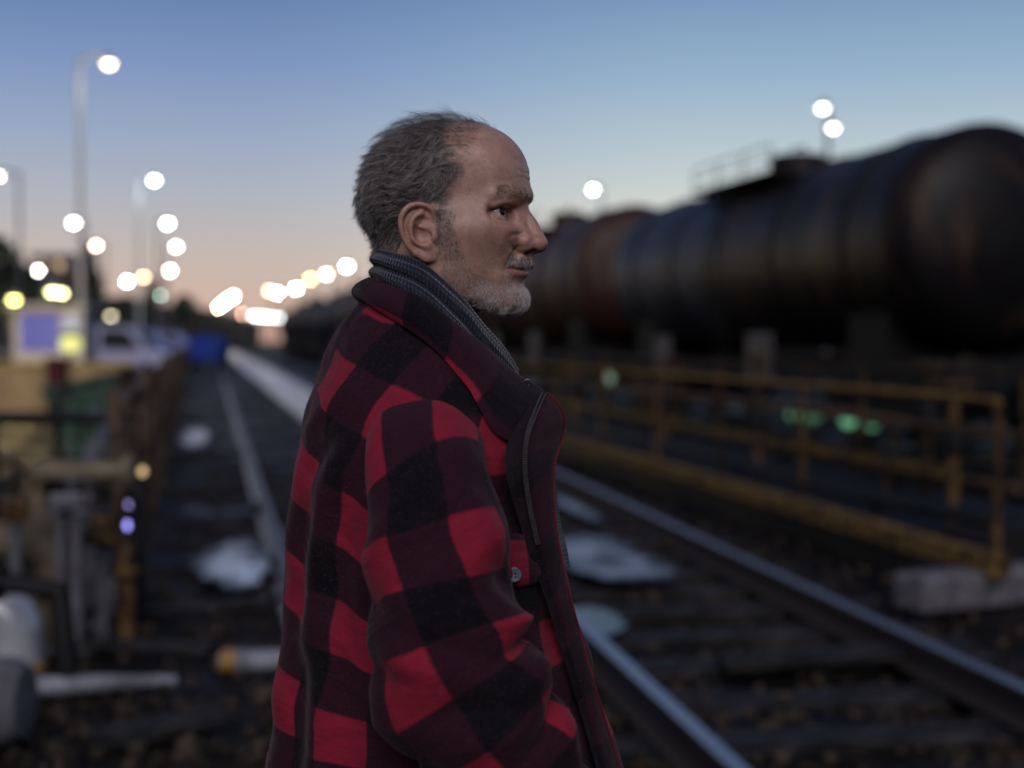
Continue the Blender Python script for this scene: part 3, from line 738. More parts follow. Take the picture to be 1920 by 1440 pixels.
def hit(u, v, lift=0.0):
    """where a sight line of the survey meets the jacket: point, angle round it, height row"""
    u0, v0 = u, v
    for _ in range(6):
        d = ray(u, v); o = np.array([0, 0, CAM_H]); ys = np.linspace(1.2, 1.75, 500)
        P = o + d[None] * (ys / d[1])[:, None]; q = P - TORSO; x = q @ Fv; l = q @ Rv; r = np.clip(rowz(P[:, 2]), 520, 1640)
        bk = smooth_ip(r, BACK); fr_ = smooth_ip(r, FRONT); w = smooth_ip(r, WIDTH); cx = ((bk + fr_) / 2 - 800) / 1607; a = (fr_ - bk) / 2 / 1607
        X = (x - cx) / a; L = l / w; f = np.abs(X) ** 2.35 + np.abs(L) ** 2.35; i = np.argmax(f < 1) if (f < 1).any() else int(np.argmin(f))
        ph_ = math.atan2(np.sign(L[i]) * abs(L[i]) ** 1.175, np.sign(X[i]) * abs(X[i]) ** 1.175)
        T = torso_pt(np.array(ph_), np.array(r[i]), lift); pu, pv = to_px(T); u += (u0 - pu) * .7; v += (v0 - pv) * .7
    return T, ph_, r[i]
# ---- collar: a stand-up double band, back to front, on both sides
def survey(rows_): return np.array([at(*r) for r in rows_])
def both(near):
    q = np.array(spline(list(near), 10)); q[0] = q[0] - ((q[0] - TORSO) @ Rv) * Rv      # the back sits on the middle plane
    return np.concatenate([mirror(q[:0:-1]), q])
def band_both(bot, top): return both(survey(bot)), both(survey(top))
CB = [at(671, 566, 1.66)] + [hit(u, v, .006)[0] for u, v in ((694, 572), (754, 612), (820, 660), (872, 720), (900, 768), (934, 815), (984, 842))]
CT = list(survey([(689, 522, 1.66), (706, 526, 1.600), (766, 547, 1.562), (830, 585, 1.548), (890, 631, 1.555), (952, 684, 1.575), (1000, 717, 1.590), (1021, 733, 1.598)]))
cb, ct = both(CB), both(CT)
def ribbon(b, t, prof, centre):
    """prof: list of (share across, outward offset); returns (k, n, 3)"""
    out = []
    for (s, off) in prof:
        q = b * (1 - s) + t * s; d = q - centre; d[:, 2] = 0; d /= np.maximum(np.linalg.norm(d, axis=1, keepdims=True), 1e-6)
        out.append(q + d * off)
    return np.stack(out)
neck_c = at(800, 600, 1.66)
prof = [(.0, 0), (.12, .006), (.3, .011), (.5, .013), (.7, .011), (.86, .006), (.95, .002), (1.0, -.001), (1.012, -.005), (1.0, -.009), (.93, -.011), (.7, -.011), (.3, -.011), (0, -.010)]
CP = ribbon(cb, ct, prof, neck_c)
wv = np.sin(np.linspace(0, 40, CP.shape[1]))[None, :, None] * .0012 * np.array([0, 0, 1.0]); CP = CP + wv
s = np.concatenate([[0], np.cumsum(np.linalg.norm(np.diff((cb + ct) / 2, axis=0), axis=1))]); s -= s[len(s) // 2]
acr = np.concatenate([[0], np.cumsum(np.linalg.norm(np.diff(CP.mean(1), axis=0), axis=1))])
cuv = np.stack([np.broadcast_to(s[None, :], CP.shape[:2]), np.broadcast_to(acr[:, None], CP.shape[:2])], -1).copy()
COLLAR_U = (-.070, .055)
cuv += np.array(COLLAR_U)
sheet('collar', CP, WOOL, jpar, uv=cuv)
# ---- front placket with the zip
ZL = [(1021, 734, 1.566), (1003, 775, 1.556), (988, 818, 1.550), (984, 870, 1.556), (990, 930, 1.570), (1004, 1000, 1.605), (1020, 1060, 1.606), (1038, 1120, 1.608), (1058, 1190, 1.610), (1082, 1270, 1.612), (1106, 1350, 1.615), (1132, 1440, 1.618), (1160, 1540, 1.622), (1178, 1640, 1.628)]
ZR = [(1024, 736, 1.572), (1046, 760, 1.575), (1056, 784, 1.578), (1052, 822, 1.583), (1039, 866, 1.594), (1036, 930, 1.612), (1043, 1000, 1.613), (1054, 1060, 1.614), (1068, 1120, 1.616), (1087, 1190, 1.618), (1110, 1270, 1.621), (1133, 1350, 1.624), (1160, 1440, 1.628), (1186, 1540, 1.632), (1204, 1640, 1.638)]
def over(rows_, lift):
    """keep a surveyed line outside the jacket's surface"""
    out = []
    for (u, v, y) in rows_:
        T = hit(u, v, lift)[0]; pu, pv = to_px(T)
        if abs(pu - u) < 3 and T[1] < y: y = T[1]
        out.append(at(u, v, y))
    return np.array(out)
zl = np.array(spline(list(over(ZL, .014)), 10)); zr = np.array(spline(list(over(ZR, .012)), 10))
zl = np.stack([np.interp(np.linspace(0, 1, len(zr)), np.linspace(0, 1, len(zl)), zl[:, i]) for i in range(3)], 1)
PP = []
for (sh, off) in [(-.5, .004), (-.2, .003), (0, .0), (.1, -.003), (.3, -.0045), (.55, -.005), (.8, -.004), (.93, -.002), (1.0, .001), (.98, .004), (.8, .006), (.4, .007), (0, .008), (-.4, .010)]:
    q = zl * (1 - sh) + zr * sh; q = q + np.array([0, 1.0, 0]) * off
    PP.append(q)
PP = np.stack(PP); sl_ = np.concatenate([[0], np.cumsum(np.linalg.norm(np.diff(zr, axis=0), axis=1))])
PP = PP + (np.sin(sl_ * 38) * .0018)[None, :, None] * np.array([0, -1.0, .0])
puv = np.stack([np.broadcast_to(np.array([(-.03, -.01, 0, .004, .01, .02, .03, .035, .04, .045, .05, .06, .07, .08)]).T, PP.shape[:2]), np.broadcast_to(sl_[None], PP.shape[:2])], -1)
WOOL_DARK = wool('placket_wool', red=(.030, .008, .014), mid=(.012, .007, .010))
sheet('placket', PP, WOOL_DARK, jpar, uv=puv)
edge = MB().tube([p + np.array([.001, -.004, 0]) for p in zr[::2]], .0012, 6)
WELT = simple('red_welt', (.14, .01, .02), .9, var=.3, scale=80)
edge.v = [tuple(np.array(v) - PL) for v in edge.v]; edge.build('welt', WELT, jpar, smooth=True)
teeth = MB()
zz = zl[:58]; zs = np.concatenate([[0], np.cumsum(np.linalg.norm(np.diff(zz, axis=0), axis=1))])
for k, q in enumerate(np.arange(.002, zs[-1], .0024)):
    c = np.array([np.interp(q, zs, zz[:, i]) for i in range(3)]); tg = np.array([np.interp(q + .001, zs, zz[:, i]) for i in range(3)]) - c; tg /= np.linalg.norm(tg)
    sd = np.cross(tg, [0, -1.0, 0]); sd /= np.linalg.norm(sd); c = c - PL + np.array([0, -.0065, 0])
    teeth.tube([c - sd * .0026, c + sd * .0026], .0008, 5)
STEEL = simple('zip_metal', (.13, .125, .13), .38, 1.0, var=.3, scale=200)
teeth.build('zip', STEEL, jpar)
tape = MB().tube([p - PL + np.array([0, -.0035, 0]) for p in zz[::2]], .0026, 8); tape.build('zip_tape', LINING, jpar, smooth=True)
# eyelet on the collar tip, buttonhole, chest pocket flap and its button
ey = MB(); c = at(989, 718, 1.578) - PL
for k in range(1): ey.tube([c + .0036 * np.array([math.cos(a), 0, math.sin(a)]) + np.array([0, -.004, 0]) for a in np.linspace(0, 2 * math.pi, 20)], .0012, 6, caps=False)
ey.build('eyelet', STEEL, jpar, smooth=True)
fl = []; NU, NV = 26, 16
for j in range(NV + 1):
    row_ = []
    for i in range(NU + 1):
        s_ = i / NU; t_ = j / NV
        top = 1000 + 2 * s_; bot = 1076 + 18 * (1 - abs(2 * s_ - .9)) + 8 * s_; v = top + (bot - top) * t_; u = 905 + (1030 - 905) * s_ + 8 * t_
        e = min(s_, 1 - s_, .5) / .12; e2 = min(t_ + .2, 1 - t_) / .16
        off = .001 + .009 * sst(min(e, 1)) * sst(min(e2, 1)) + .0022 * math.sin(s_ * 16 + t_ * 3)
        row_.append(hit(u, v, off * .6)[0])
    fl.append(row_)
fl = np.array(fl)
fuv = np.stack(np.meshgrid(np.linspace(-.012, .115, NU + 1), np.linspace(-.01, .062, NV + 1)), -1)
sheet('pocket_flap', fl, WOOL, jpar, uv=fuv, thick=.005)
bt = MB(); c = hit(963, 1078, .012)[0] - PL
bt.lathe([(.0002, -.003), (.0070, -.003), (.0078, -.0012), (.0078, .0008), (.0066, .0016), (.0056, .0008), (.0002, .0006)], 24, c, axis='y')
bt.v = [(v[0], 2 * c[1] - v[1], v[2]) for v in bt.v]
BTN = simple('button_plastic', (.20, .24, .30), .3, var=.4, scale=300)
b_ = bt.build('button', BTN, jpar, smooth=True)
hl = MB()
for dx, dz in ((-.0018, .0018), (.0018, .0018), (-.0018, -.0018), (.0018, -.0018)): hl.tube([c + np.array([dx, -.0018, dz]), c + np.array([dx, -.0004, dz])], .0008, 8)
hl.build('button_hole', LINING, b_)
# the shoulder seam where the sleeve is sewn in, a soft ridge
# ---- loose fibres standing off the wool
def fuzz(P, n, rows_, cols_, closed, ln, flip):
    nr_, nc_, _ = P.shape; u = rng.uniform(rows_[0], rows_[1], n) * (nr_ - 2); v = rng.uniform(cols_[0], cols_[1], n) * (nc_ - 2); i = u.astype(int); j = v.astype(int)
    a = P[i, j]; b = P[i, j + 1]; c = P[i + 1, j]; p = a + (b - a) * (v - j)[:, None] + (c - a) * (u - i)[:, None]
    nn = np.cross(b - a, c - a); nn /= np.maximum(np.linalg.norm(nn, axis=1, keepdims=True), 1e-9); nn *= flip
    d = nn + rng.normal(size=p.shape) * .75; d /= np.linalg.norm(d, axis=1, keepdims=True); L_ = (ln * (.4 + rng.random(n)))[:, None]
    e = rng.normal(size=p.shape) * .5
    return np.stack([p, p + d * L_ * .5, p + (d + e) * L_], 1)
def outward(P, k):
    """+1 when the grid normal points away from the middle of the ring"""
    r = P[len(P) // 2]; a = np.cross(r[k + 1] - r[k], P[len(P) // 2 + 1][k] - r[k]); return 1.0 if a @ (r[k] - r.mean(0)) > 0 else -1.0
FZ = np.concatenate([fuzz(TP, 15000, (.0, .72), (.12, .75), False, .0030, outward(TP, 110)), fuzz(SP_, 9000, (.25, .95), (0, .99), True, .0030, outward(SP_, 60))])
FUZZ = hair_material('wool_fibre', (.030, .012, .016), (.14, .06, .07), .4, .8)
strands('wool_fuzz', FZ, FUZZ, jpar, .00005, .5)
# ---- scarf
SB = [(700, 548, 1.66), (716, 556, 1.606), (760, 586, 1.572), (815, 630, 1.560), (862, 680, 1.562), (905, 735, 1.578), (945, 790, 1.600), (975, 835, 1.640)]
ST = [(704, 466, 1.66), (720, 469, 1.604), (760, 481, 1.572), (812, 508, 1.560), (860, 549, 1.562), (902, 598, 1.574), (940, 645, 1.594), (972, 694, 1.640)]
sb, st = band_both(SB, ST)
def scarf_prof():
    pr = []
    for i in range(46):
        s_ = i / 45; pr.append((s_, -.001 + .0080 * abs(math.sin(math.pi * (3.1 * s_ ** 1.1 + .12))) ** .7 - .004 * (s_ > .97)))
    return pr + [(1.01, -.003), (.98, -.010), (.8, -.014), (.4, -.014), (0, -.012)]
SC = ribbon(sb, st, scarf_prof(), at(800, 560, 1.66))
k = np.linspace(0, 1, SC.shape[1]); SC = SC + (np.sin(k * 21)[None, :] * .0012 + np.sin(k * 47 + 1)[None, :] * .0008)[..., None] * np.array([0, 0, 1.0])
ss = np.concatenate([[0], np.cumsum(np.linalg.norm(np.diff((sb + st) / 2, axis=0), axis=1))]); aa = np.concatenate([[0], np.cumsum(np.linalg.norm(np.diff(SC[:, SC.shape[1] // 2 + 20], axis=0), axis=1))])
suv = np.stack([np.broadcast_to(ss[None, :], SC.shape[:2]), np.broadcast_to(aa[:, None], SC.shape[:2])], -1)
def knit():
    t = NT('navy_knit'); tc = t.tc(); uv = t.n('ShaderNodeSeparateXYZ'); t.l(tc.outputs['UV'], uv.inputs[0])
    rib = t.math('SINE', t.math('MULTIPLY', uv.outputs[1], 2 * math.pi / .0058))
    st_ = t.math('SINE', t.math('ADD', t.math('MULTIPLY', uv.outputs[0], 2 * math.pi / .0050), t.math('MULTIPLY', rib, .6)))
    fz = t.noise(tc.outputs['Object'], 380, 4, .75); cl = t.noise(tc.outputs['Object'], 45, 3, .6)
    h = t.math('ADD', t.math('MULTIPLY', rib, .6), t.math('ADD', t.math('MULTIPLY', st_, .5), fz.outputs['Fac']))
    f = t.math('ADD', t.math('MULTIPLY', h, .24), .25)
    c = t.ramp(f, [(.1, (.005, .0065, .013)), (.5, (.016, .022, .045)), (.95, (.075, .095, .15))]).outputs[0]
    c = t.mix(t.math('MULTIPLY', t.ramp(cl.outputs['Fac'], [(.45, (0, 0, 0)), (.7, (1, 1, 1))]).outputs[0], .5), c, (.05, .055, .075))
    t.set(Base_Color=c, Roughness=.95, Sheen_Weight=.25, Sheen_Roughness=.5, Normal=t.bump(h, .7, .0018)); t.b.inputs['Specular IOR Level'].default_value = .15
    return t.m
KNIT = knit()
scarf = sheet('scarf', SC, KNIT, person, uv=suv)
WOOLLY = hair_material('scarf_fibre', (.012, .016, .032), (.10, .12, .17), .45, .8)
strands('scarf_fuzz', fuzz(SC, 9000, (0, .9), (.35, .99), False, .0030, -outward(SC.swapaxes(0, 1), 20)), WOOLLY, scarf, .00006, .5)
def strip(name, ctl, mat, parent, width, thick, n=12, across=None):
    c = np.array(spline(list(survey(ctl)), n)); across = np.array([.25, .95, 0]) if across is None else across; across = across / np.linalg.norm(across)
    T = frame_along(c); loops = []
    for a in np.linspace(0, 2 * math.pi, 28, endpoint=False):
        ca, sa = math.cos(a), math.sin(a); ex = np.sign(ca) * abs(ca) ** .5 * width / 2; ey = np.sign(sa) * abs(sa) ** .8 * thick / 2
        nn = np.cross(T, across); nn /= np.linalg.norm(nn, axis=1, keepdims=True)
        loops.append(c + across * ex + nn * (ey + .003 * math.sin(3 * a)))
    P = np.stack(loops, 1); s_ = np.concatenate([[0], np.cumsum(np.linalg.norm(np.diff(c, axis=0), axis=1))])
    uv_ = np.stack([np.broadcast_to(s_[:, None], P.shape[:2]), np.broadcast_to((np.arange(28) * .01)[None], P.shape[:2])], -1)
    return sheet(name, P, mat, parent, uv=uv_, closed=True)
strip('scarf_end', [(950, 760, 1.655), (985, 800, 1.655), (1003, 860, 1.655), (1012, 930, 1.655), (1022, 1000, 1.655), (1032, 1040, 1.655), (1038, 1076, 1.655)], KNIT, scarf, .10, .022)
fr = MB()
for k in range(26):
    q = at(1038, 1074, 1.655) + np.array([.25, .95, 0]) * (k / 25 - .5) * .105 - PL; fr.tube([q, q + np.array([.003 * math.sin(k * 2.1), 0, -.007]), q + np.array([.006 * math.sin(k * 1.3), 0, -.014])], .0014, 5)
fr.build('fringe', KNIT, scarf)
# ---- dark sweater underneath, trousers and boots (the lower body is below the frame)
SW = simple('dark_sweater', (.018, .018, .024), .95, var=.3, scale=90, bump=.4)
rw = np.linspace(560, 1600, 60); ph2 = np.radians(np.linspace(0, 360, 72, endpoint=False)); P2, R2 = np.meshgrid(ph2, rw)
swp = torso_pt(P2, R2, -.024); sheet('sweater', swp, SW, person, closed=True)
TR = simple('dark_trousers', (.02, .022, .03), .9, var=.3, scale=50, bump=.4)
def leg(sd):
    rings = []
    for z, fx, lat, a, b in ((1.02, .02, .075, .115, .10), (.95, .02, .085, .115, .10), (.85, .02, .09, .100, .092), (.70, .02, .09, .085, .08), (.52, .02, .09, .07, .067), (.48, .015, .09, .07, .066), (.30, 0, .09, .066, .06), (.12, 0, .09, .062, .056), (.05, .01, .09, .066, .058)):
        c = TORSO + Fv * fx + Rv * lat * sd + np.array([0, 0, z]); aa_ = np.linspace(0, 2 * math.pi, 28, endpoint=False)
        rings.append(c + (a * np.cos(aa_) * (1 + .03 * np.sin(5 * aa_ + z * 20)))[:, None] * Fv + (b * np.sin(aa_))[:, None] * Rv)
    return np.stack(rings)
legs = sheet('trousers', leg(1), TR, person, closed=True); sheet('trouser_leg', leg(-1), TR, legs, closed=True)
BT = simple('boot_leather', (.02, .015, .012), .5, var=.3, scale=40)
for sd in (1, -1):
    sh = MB(); rr = []
    for fx, w_, h_ in ((-.09, .030, .06), (-.08, .042, .09), (-.03, .044, .10), (.03, .046, .085), (.09, .050, .06), (.14, .046, .05), (.175, .028, .035), (.185, .010, .02)):
        a_ = np.linspace(0, 2 * math.pi, 20, endpoint=False); c = TORSO + Fv * fx + Rv * .09 * sd
        rr.append(c + (w_ * np.cos(a_))[:, None] * Rv + (np.maximum(h_ * (.5 + .5 * np.sin(a_)), .004))[:, None] * np.array([0, 0, 1.0]))
    sheet('boot', np.stack(rr), BT, person, closed=True)
# ================================================================== ground, tracks, platform
def earth():
    t = NT('oily_earth'); v = t.tc().outputs['Object']
    a = t.noise(v, .9, 6, .65); b = t.noise(v, 9, 6, .7); c_ = t.noise(v, 55, 4, .7)
    c = t.ramp(b.outputs['Fac'], [(.36, (.002, .002, .002)), (.53, (.008, .006, .0045)), (.70, (.065, .044, .028))]).outputs[0]
    c = t.mix(t.ramp(a.outputs['Fac'], [(.42, (0, 0, 0)), (.62, (1, 1, 1))]).outputs[0], c, (.003, .003, .0045))
    c = t.mix(t.ramp(c_.outputs['Fac'], [(.62, (0, 0, 0)), (.74, (.8, .8, .8))]).outputs[0], c, (.12, .09, .065))
    r = t.ramp(a.outputs['Fac'], [(.40, (.9, .9, .9)), (.60, (.38, .38, .38))]).outputs[0]
    h = t.math('ADD', t.math('MULTIPLY', b.outputs['Fac'], .6), t.math('MULTIPLY', c_.outputs['Fac'], .3))
    t.set(Base_Color=c, Roughness=r, Normal=t.bump(h, .9, .05)); t.b.inputs['Specular IOR Level'].default_value = .12; return t.m
def track_x(y): 
    y = np.asarray(y, float); q = np.clip(y - 12, 0, 55); return 1.27 - .166 * (y - 5.54) - .0004 * q * q - .044 * np.maximum(y - 67, 0)
def height(x, y):
    n = .016 * np.sin(x * 3.1 + np.sin(y * 1.7) * 1.3) + .014 * np.sin(y * 2.3 + x * 1.1) + .010 * np.sin(x * 9.1 + y * 4.7) + .008 * np.sin(y * 11.3 - x * 6.1) - .012
    far = np.clip((30 - np.hypot(x, y)) / 15, 0, 1); bed = np.clip((1.75 - np.abs(x - track_x(y))) / .35, 0, 1) * np.clip((50 - np.abs(y)) / 10, 0, 1); return n * far * (1 - .35 * bed) - .012 - .066 * bed
g = lambda a, n, p: np.sign(np.linspace(-1, 1, n)) * np.abs(np.linspace(-1, 1, n)) ** p * a
gx = np.unique(np.concatenate([np.linspace(-9, 9, 200), g(1600, 60, 4)])); gy = np.unique(np.concatenate([np.linspace(.5, 24, 260), g(1900, 60, 4)]))
X, Y = np.meshgrid(gx, gy); Z = height(X, Y)
o = mesh_obj('ground', np.stack([X, Y, Z], -1).reshape(-1, 3), grid_faces(len(gy), len(gx), False), earth()); o['kind'] = 'structure'

RAIL_PROF = [(-.07, 0), (.07, 0), (.07, .012), (.012, .03), (.010, .105), (.034, .118), (.036, .145), (.030, .152), (-.030, .152), (-.036, .145), (-.034, .118), (-.010, .105), (-.012, .03), (-.07, .012)]
def rail_mesh(pts, z0):
    pts = np.array(pts); T = np.gradient(pts, axis=0); T /= np.linalg.norm(T, axis=1, keepdims=True); N = np.stack([T[:, 1], -T[:, 0]], 1)
    V = []; n = len(RAIL_PROF)
    for p, nn in zip(pts, N):
        for (a, h) in RAIL_PROF: V.append((p[0] + nn[0] * a, p[1] + nn[1] * a, z0 + h))
    F_ = [(i * n + k, i * n + (k + 1) % n, (i + 1) * n + (k + 1) % n, (i + 1) * n + k) for i in range(len(pts) - 1) for k in range(n)]
    return V, F_ + [tuple(range(n)), tuple((len(pts) - 1) * n + k for k in range(n))[::-1]]
def rail_mat():
    t = NT('rail_steel'); tc = t.tc(); v = tc.outputs['Object']; z = t.n('ShaderNodeSeparateXYZ'); t.l(v, z.inputs[0])
    n = t.noise(v, 30, 5, .6); top = t.math('GREATER_THAN', t.math('ADD', z.outputs[2], t.math('MULTIPLY', n.outputs['Fac'], .004)), .1215)
    c = t.mix(top, t.mix(n.outputs['Fac'], (.03, .016, .010), (.008, .006, .006)), (.42, .44, .48)); r = t.math('SUBTRACT', .85, t.math('MULTIPLY', top, .52))
    t.set(Base_Color=c, Roughness=r, Metallic=t.math('MULTIPLY', top, .9), Normal=t.bump(n.outputs['Fac'], .3, .004)); return t.m
RAILM = rail_mat()
ys = np.concatenate([np.linspace(-4, 40, 60), np.linspace(42, 320, 60)])
RZ = -.03
def add_rail(pts, label):
    V, F_ = rail_mesh(pts, RZ); o = mesh_obj('rail', V, F_, RAILM, smooth=False); tag(o, label, 'rail'); return o
add_rail(np.stack([track_x(ys) + .728, ys], 1), 'polished steel rail nearest the yellow kerb, running off to the right')
add_rail(np.stack([track_x(ys) - .728, ys], 1), 'polished steel rail beside the man, leaving at the bottom edge')
lx = lambda y: -1.505 - .211 * (y - 9.23)
ys2 = np.concatenate([np.linspace(4.5, 40, 40), np.linspace(42, 300, 50)])
RAILM0 = RAILM; RAILM = simple('dull_rail', (.045, .05, .062), .4, .6, var=.4, scale=4, spec=.3)
add_rail(np.stack([lx(ys2), ys2], 1), 'dull single rail behind the back of the man, next to the puddle'); RAILM = RAILM0
def wood():
    t = NT('tarred_wood'); tc = t.tc(); mp = t.n('ShaderNodeMapping'); mp.inputs['Scale'].default_value = (1.5, 14, 14); t.l(tc.outputs['Object'], mp.inputs[0])
    oi = t.n('ShaderNodeObjectInfo'); n = t.noise(mp.outputs[0], 3, 6, .7, 1.0); n2 = t.noise(tc.outputs['Object'], 9, 4, .6)
    c = t.ramp(n.outputs['Fac'], [(.32, (.004, .004, .004)), (.50, (.011, .0105, .011)), (.70, (.14, .13, .135))]).outputs[0]
    c = t.mix(t.math('MULTIPLY', oi.outputs['Random'], .5), c, (.016, .014, .014))
    t.set(Base_Color=c, Roughness=t.ramp(n2.outputs['Fac'], [(.4, (.45, .45, .45)), (.65, (.9, .9, .9))]).outputs[0], Normal=t.bump(n.outputs['Fac'], .8, .02)); t.b.inputs['Specular IOR Level'].default_value = .15; return t.m
WOODM = wood()
sp0 = None; y = 2.2; kk = 0
while y < 46:
    if sp0 is None:
        m = bmesh.new(); bmesh.ops.create_cube(m, size=1)
        bmesh.ops.subdivide_edges(m, edges=m.edges[:], cuts=5, use_grid_fill=True)
        for q in m.verts:
            q.co = Vector((q.co.x * 2.5, q.co.y * .25, q.co.z * .2)); q.co += Vector((math.sin(q.co.y * 60) * .02, math.sin(q.co.x * 5.1) * .012, math.sin(q.co.x * 7 + q.co.y * 30) * .006))
        me = bpy.data.meshes.new('sleeper'); m.to_mesh(me); m.free(); me.materials.append(WOODM); me.polygons.foreach_set('use_smooth', [False] * len(me.polygons))
        sp0 = bpy.data.objects.new('sleeper', me); COL.objects.link(sp0); s_ = sp0
        tag(s_, 'dark tarred wooden sleeper between the two polished rails', 'sleeper', 'sleepers under the rails')
    else: s_ = sp0.copy(); COL.objects.link(s_)
    yy = y + random.uniform(-.05, .05); s_.location = (float(track_x(yy)), yy, -.132 + random.uniform(-.012, .006))
    s_.rotation_euler = (0, random.uniform(-.006, .006), R(9.5) + random.uniform(-.03, .03)); y += .64; kk += 1
# puddles and a wet strip of concrete
def water():
    t = NT('puddle_water'); n = t.noise(t.tc().outputs['Object'], 5, 3, .5); t.set(Base_Color=(.012, .014, .016), Roughness=.16, Normal=t.bump(n.outputs['Fac'], .05, .01)); t.b.inputs['Specular IOR Level'].default_value = .6; return t.m
WATER = water()
def pale_puddle():  # pale blue-grey colour stands in for sky mirrored in the puddles
    t = NT('painted_sky_sheen'); v = t.tc().outputs['Object']; n = t.noise(v, 2.2, 6, .6, .3); f = t.ramp(n.outputs['Fac'], [(.38, (0, 0, 0)), (.58, (1, 1, 1))]).outputs[0]
    e = t.math('ADD', t.attr('edge'), t.math('MULTIPLY', t.math('SUBTRACT', n.outputs['Fac'], .5), -1.0)); f = t.math('MULTIPLY', f, t.ramp(e, [(.55, (1, 1, 1)), (1.0, (0, 0, 0))]).outputs[0])
    t.set(Base_Color=t.mix(f, (.010, .009, .009), (.36, .42, .52)), Roughness=t.math('SUBTRACT', .5, t.math('MULTIPLY', f, .35)), Normal=t.bump(n.outputs['Fac'], .3, .02)); return t.m
PALE_PUDDLE = pale_puddle()
def puddle(name, cx, cy, ax, ay, rz, seed, z=.012, mat=None):
    r = np.random.default_rng(seed); n = 90; a = np.linspace(0, 2 * math.pi, n, endpoint=False); k = 1 + sum(.40 / (i ** 1.15) * np.sin(i * a + r.random() * 6.28) * r.random() for i in range(2, 26))
    x = ax * k * np.cos(a); y_ = ay * k * np.sin(a); X_ = cx + x * math.cos(rz) - y_ * math.sin(rz); Y_ = cy + x * math.sin(rz) + y_ * math.cos(rz)
    V = [(cx, cy, z)] + list(zip(X_, Y_, np.full(n, z))) ; o = mesh_obj(name, V, [(0, i + 1, (i + 1) % n + 1) for i in range(n)], mat or WATER, smooth=False, attrs={'edge': np.concatenate([[0], np.ones(n)])}); o['kind'] = 'structure'
def gp(u, v): p = ground_at(u, v); return p[0], p[1]
x, y = gp(430, 1062); puddle('pale_puddle', x + .03, y, .23, 1.0, R(12), 3, .024, PALE_PUDDLE)
x, y = gp(365, 820); puddle('pale_puddle', x, y, .26, 2.0, R(12), 5, .014, PALE_PUDDLE)
x, y = gp(1140, 1048); puddle('pale_puddle', x - .05, y - .1, .36, 1.0, R(10), 14, .032, PALE_PUDDLE)
x, y = gp(1110, 985); puddle('pale_puddle', x - .10, y + 1.0, .10, 1.0, R(10), 21, .030, PALE_PUDDLE)
x, y = gp(1125, 1168); puddle('puddle', x - .02, y, .14, .35, R(10), 4, .018)
x, y = gp(1095, 850); puddle('puddle', x, y, .5, 2.6, R(11), 31)
CONC = simple('wet_concrete', (.50, .48, .50), .3, var=.5, scale=.7, bump=.1)
Lr = [gp(572, 790), gp(530, 755), gp(500, 729), (gp(440, 680)), gp(410, 655), gp(398, 646)]; Rr = [gp(700, 796), gp(628, 755), gp(575, 726), gp(487, 679), gp(432, 655), gp(408, 646)]
V = []; 
for (a, b) in zip(Lr, Rr): V += [(a[0], a[1], .02), (b[0], b[1], .02)]
V2 = V + [(p[0], p[1], -.1) for p in V]; k = len(V)
F_ = [(2 * i, 2 * i + 1, 2 * i + 3, 2 * i + 2) for i in range(len(Lr) - 1)] + [(2 * i, 2 * i + 2, k + 2 * i + 2, k + 2 * i) for i in range(len(Lr) - 1)] + [(2 * i + 1, k + 2 * i + 1, k + 2 * i + 3, 2 * i + 3) for i in range(len(Lr) - 1)] + [(0, k, k + 1, 1)]
o = mesh_obj('path', V2, F_, CONC, smooth=False); o['kind'] = 'structure'
# loose stones
def stone_field():
    b = MB(); r = np.random.default_rng(5); base = bmesh.new(); bmesh.ops.create_icosphere(base, subdivisions=1, radius=1); bv = np.array([v.co[:] for v in base.verts]); bf = [tuple(v.index for v in f.verts) for f in base.faces]; base.free()
    n = 5200
    for i in range(n):
        y = 2.6 + 13 * r.random() ** 1.5; x = r.uniform(-.42, .42) * y + .1
        s = .010 + .022 * r.random() ** 2 + (.035 * r.random() if r.random() < .06 else 0)
        q = bv * (s * (.6 + .8 * r.random(3))) * (1 + .25 * r.normal(size=(len(bv), 1))); a = r.random() * 6.28
        q = np.stack([q[:, 0] * math.cos(a) - q[:, 1] * math.sin(a), q[:, 0] * math.sin(a) + q[:, 1] * math.cos(a), q[:, 2]], 1)
        z = float(height(np.array(x), np.array(y)))
        b.add(q + np.array([x, y, z + s * .35]), bf)
    return b
GR = simple('ballast_stone', (.070, .050, .036), .85, var=.88, scale=6, bump=.3)
o = stone_field().build('gravel', GR); o['kind'] = 'stuff'; tag(o, 'loose brown stones and clods scattered over the dark earth', None)
# ---- loading platform edge with its railings
def rusty(name, col, rust=(.05, .022, .012), lvl=.5, rough=.6, scale=7.0):
    t = NT(name); v = t.tc().outputs['Object']; n = t.noise(v, scale, 7, .7); n2 = t.noise(v, scale * 6, 4, .7); oi = t.n('ShaderNodeObjectInfo')
    f = t.ramp(t.math('ADD', n.outputs['Fac'], t.math('MULTIPLY', t.math('SUBTRACT', oi.outputs['Random'], .5), .12)), [(lvl - .06, (0, 0, 0)), (lvl + .06, (1, 1, 1))]).outputs[0]
    c = t.mix(f, col, t.mix(n2.outputs['Fac'], rust, tuple(q * .35 for q in rust)))
    t.set(Base_Color=c, Roughness=t.math('ADD', t.math('MULTIPLY', n2.outputs['Fac'], .4), rough - .2), Normal=t.bump(n2.outputs['Fac'], .3, .006)); t.b.inputs['Specular IOR Level'].default_value = .2; return t.m
YEL = rusty('worn_yellow_paint', (.22, .13, .028), (.035, .02, .01), .54, .7, 12)
RUST = rusty('rusty_pipe', (.12, .068, .026), (.025, .013, .008), .50, .7, 7)
DARKST = simple('dark_steel', (.010, .010, .013), .6, var=.5, scale=5, bump=.2)
k1 = lambda y: 2.66 - .196 * (y - 7.7)
ang = math.atan(.196)
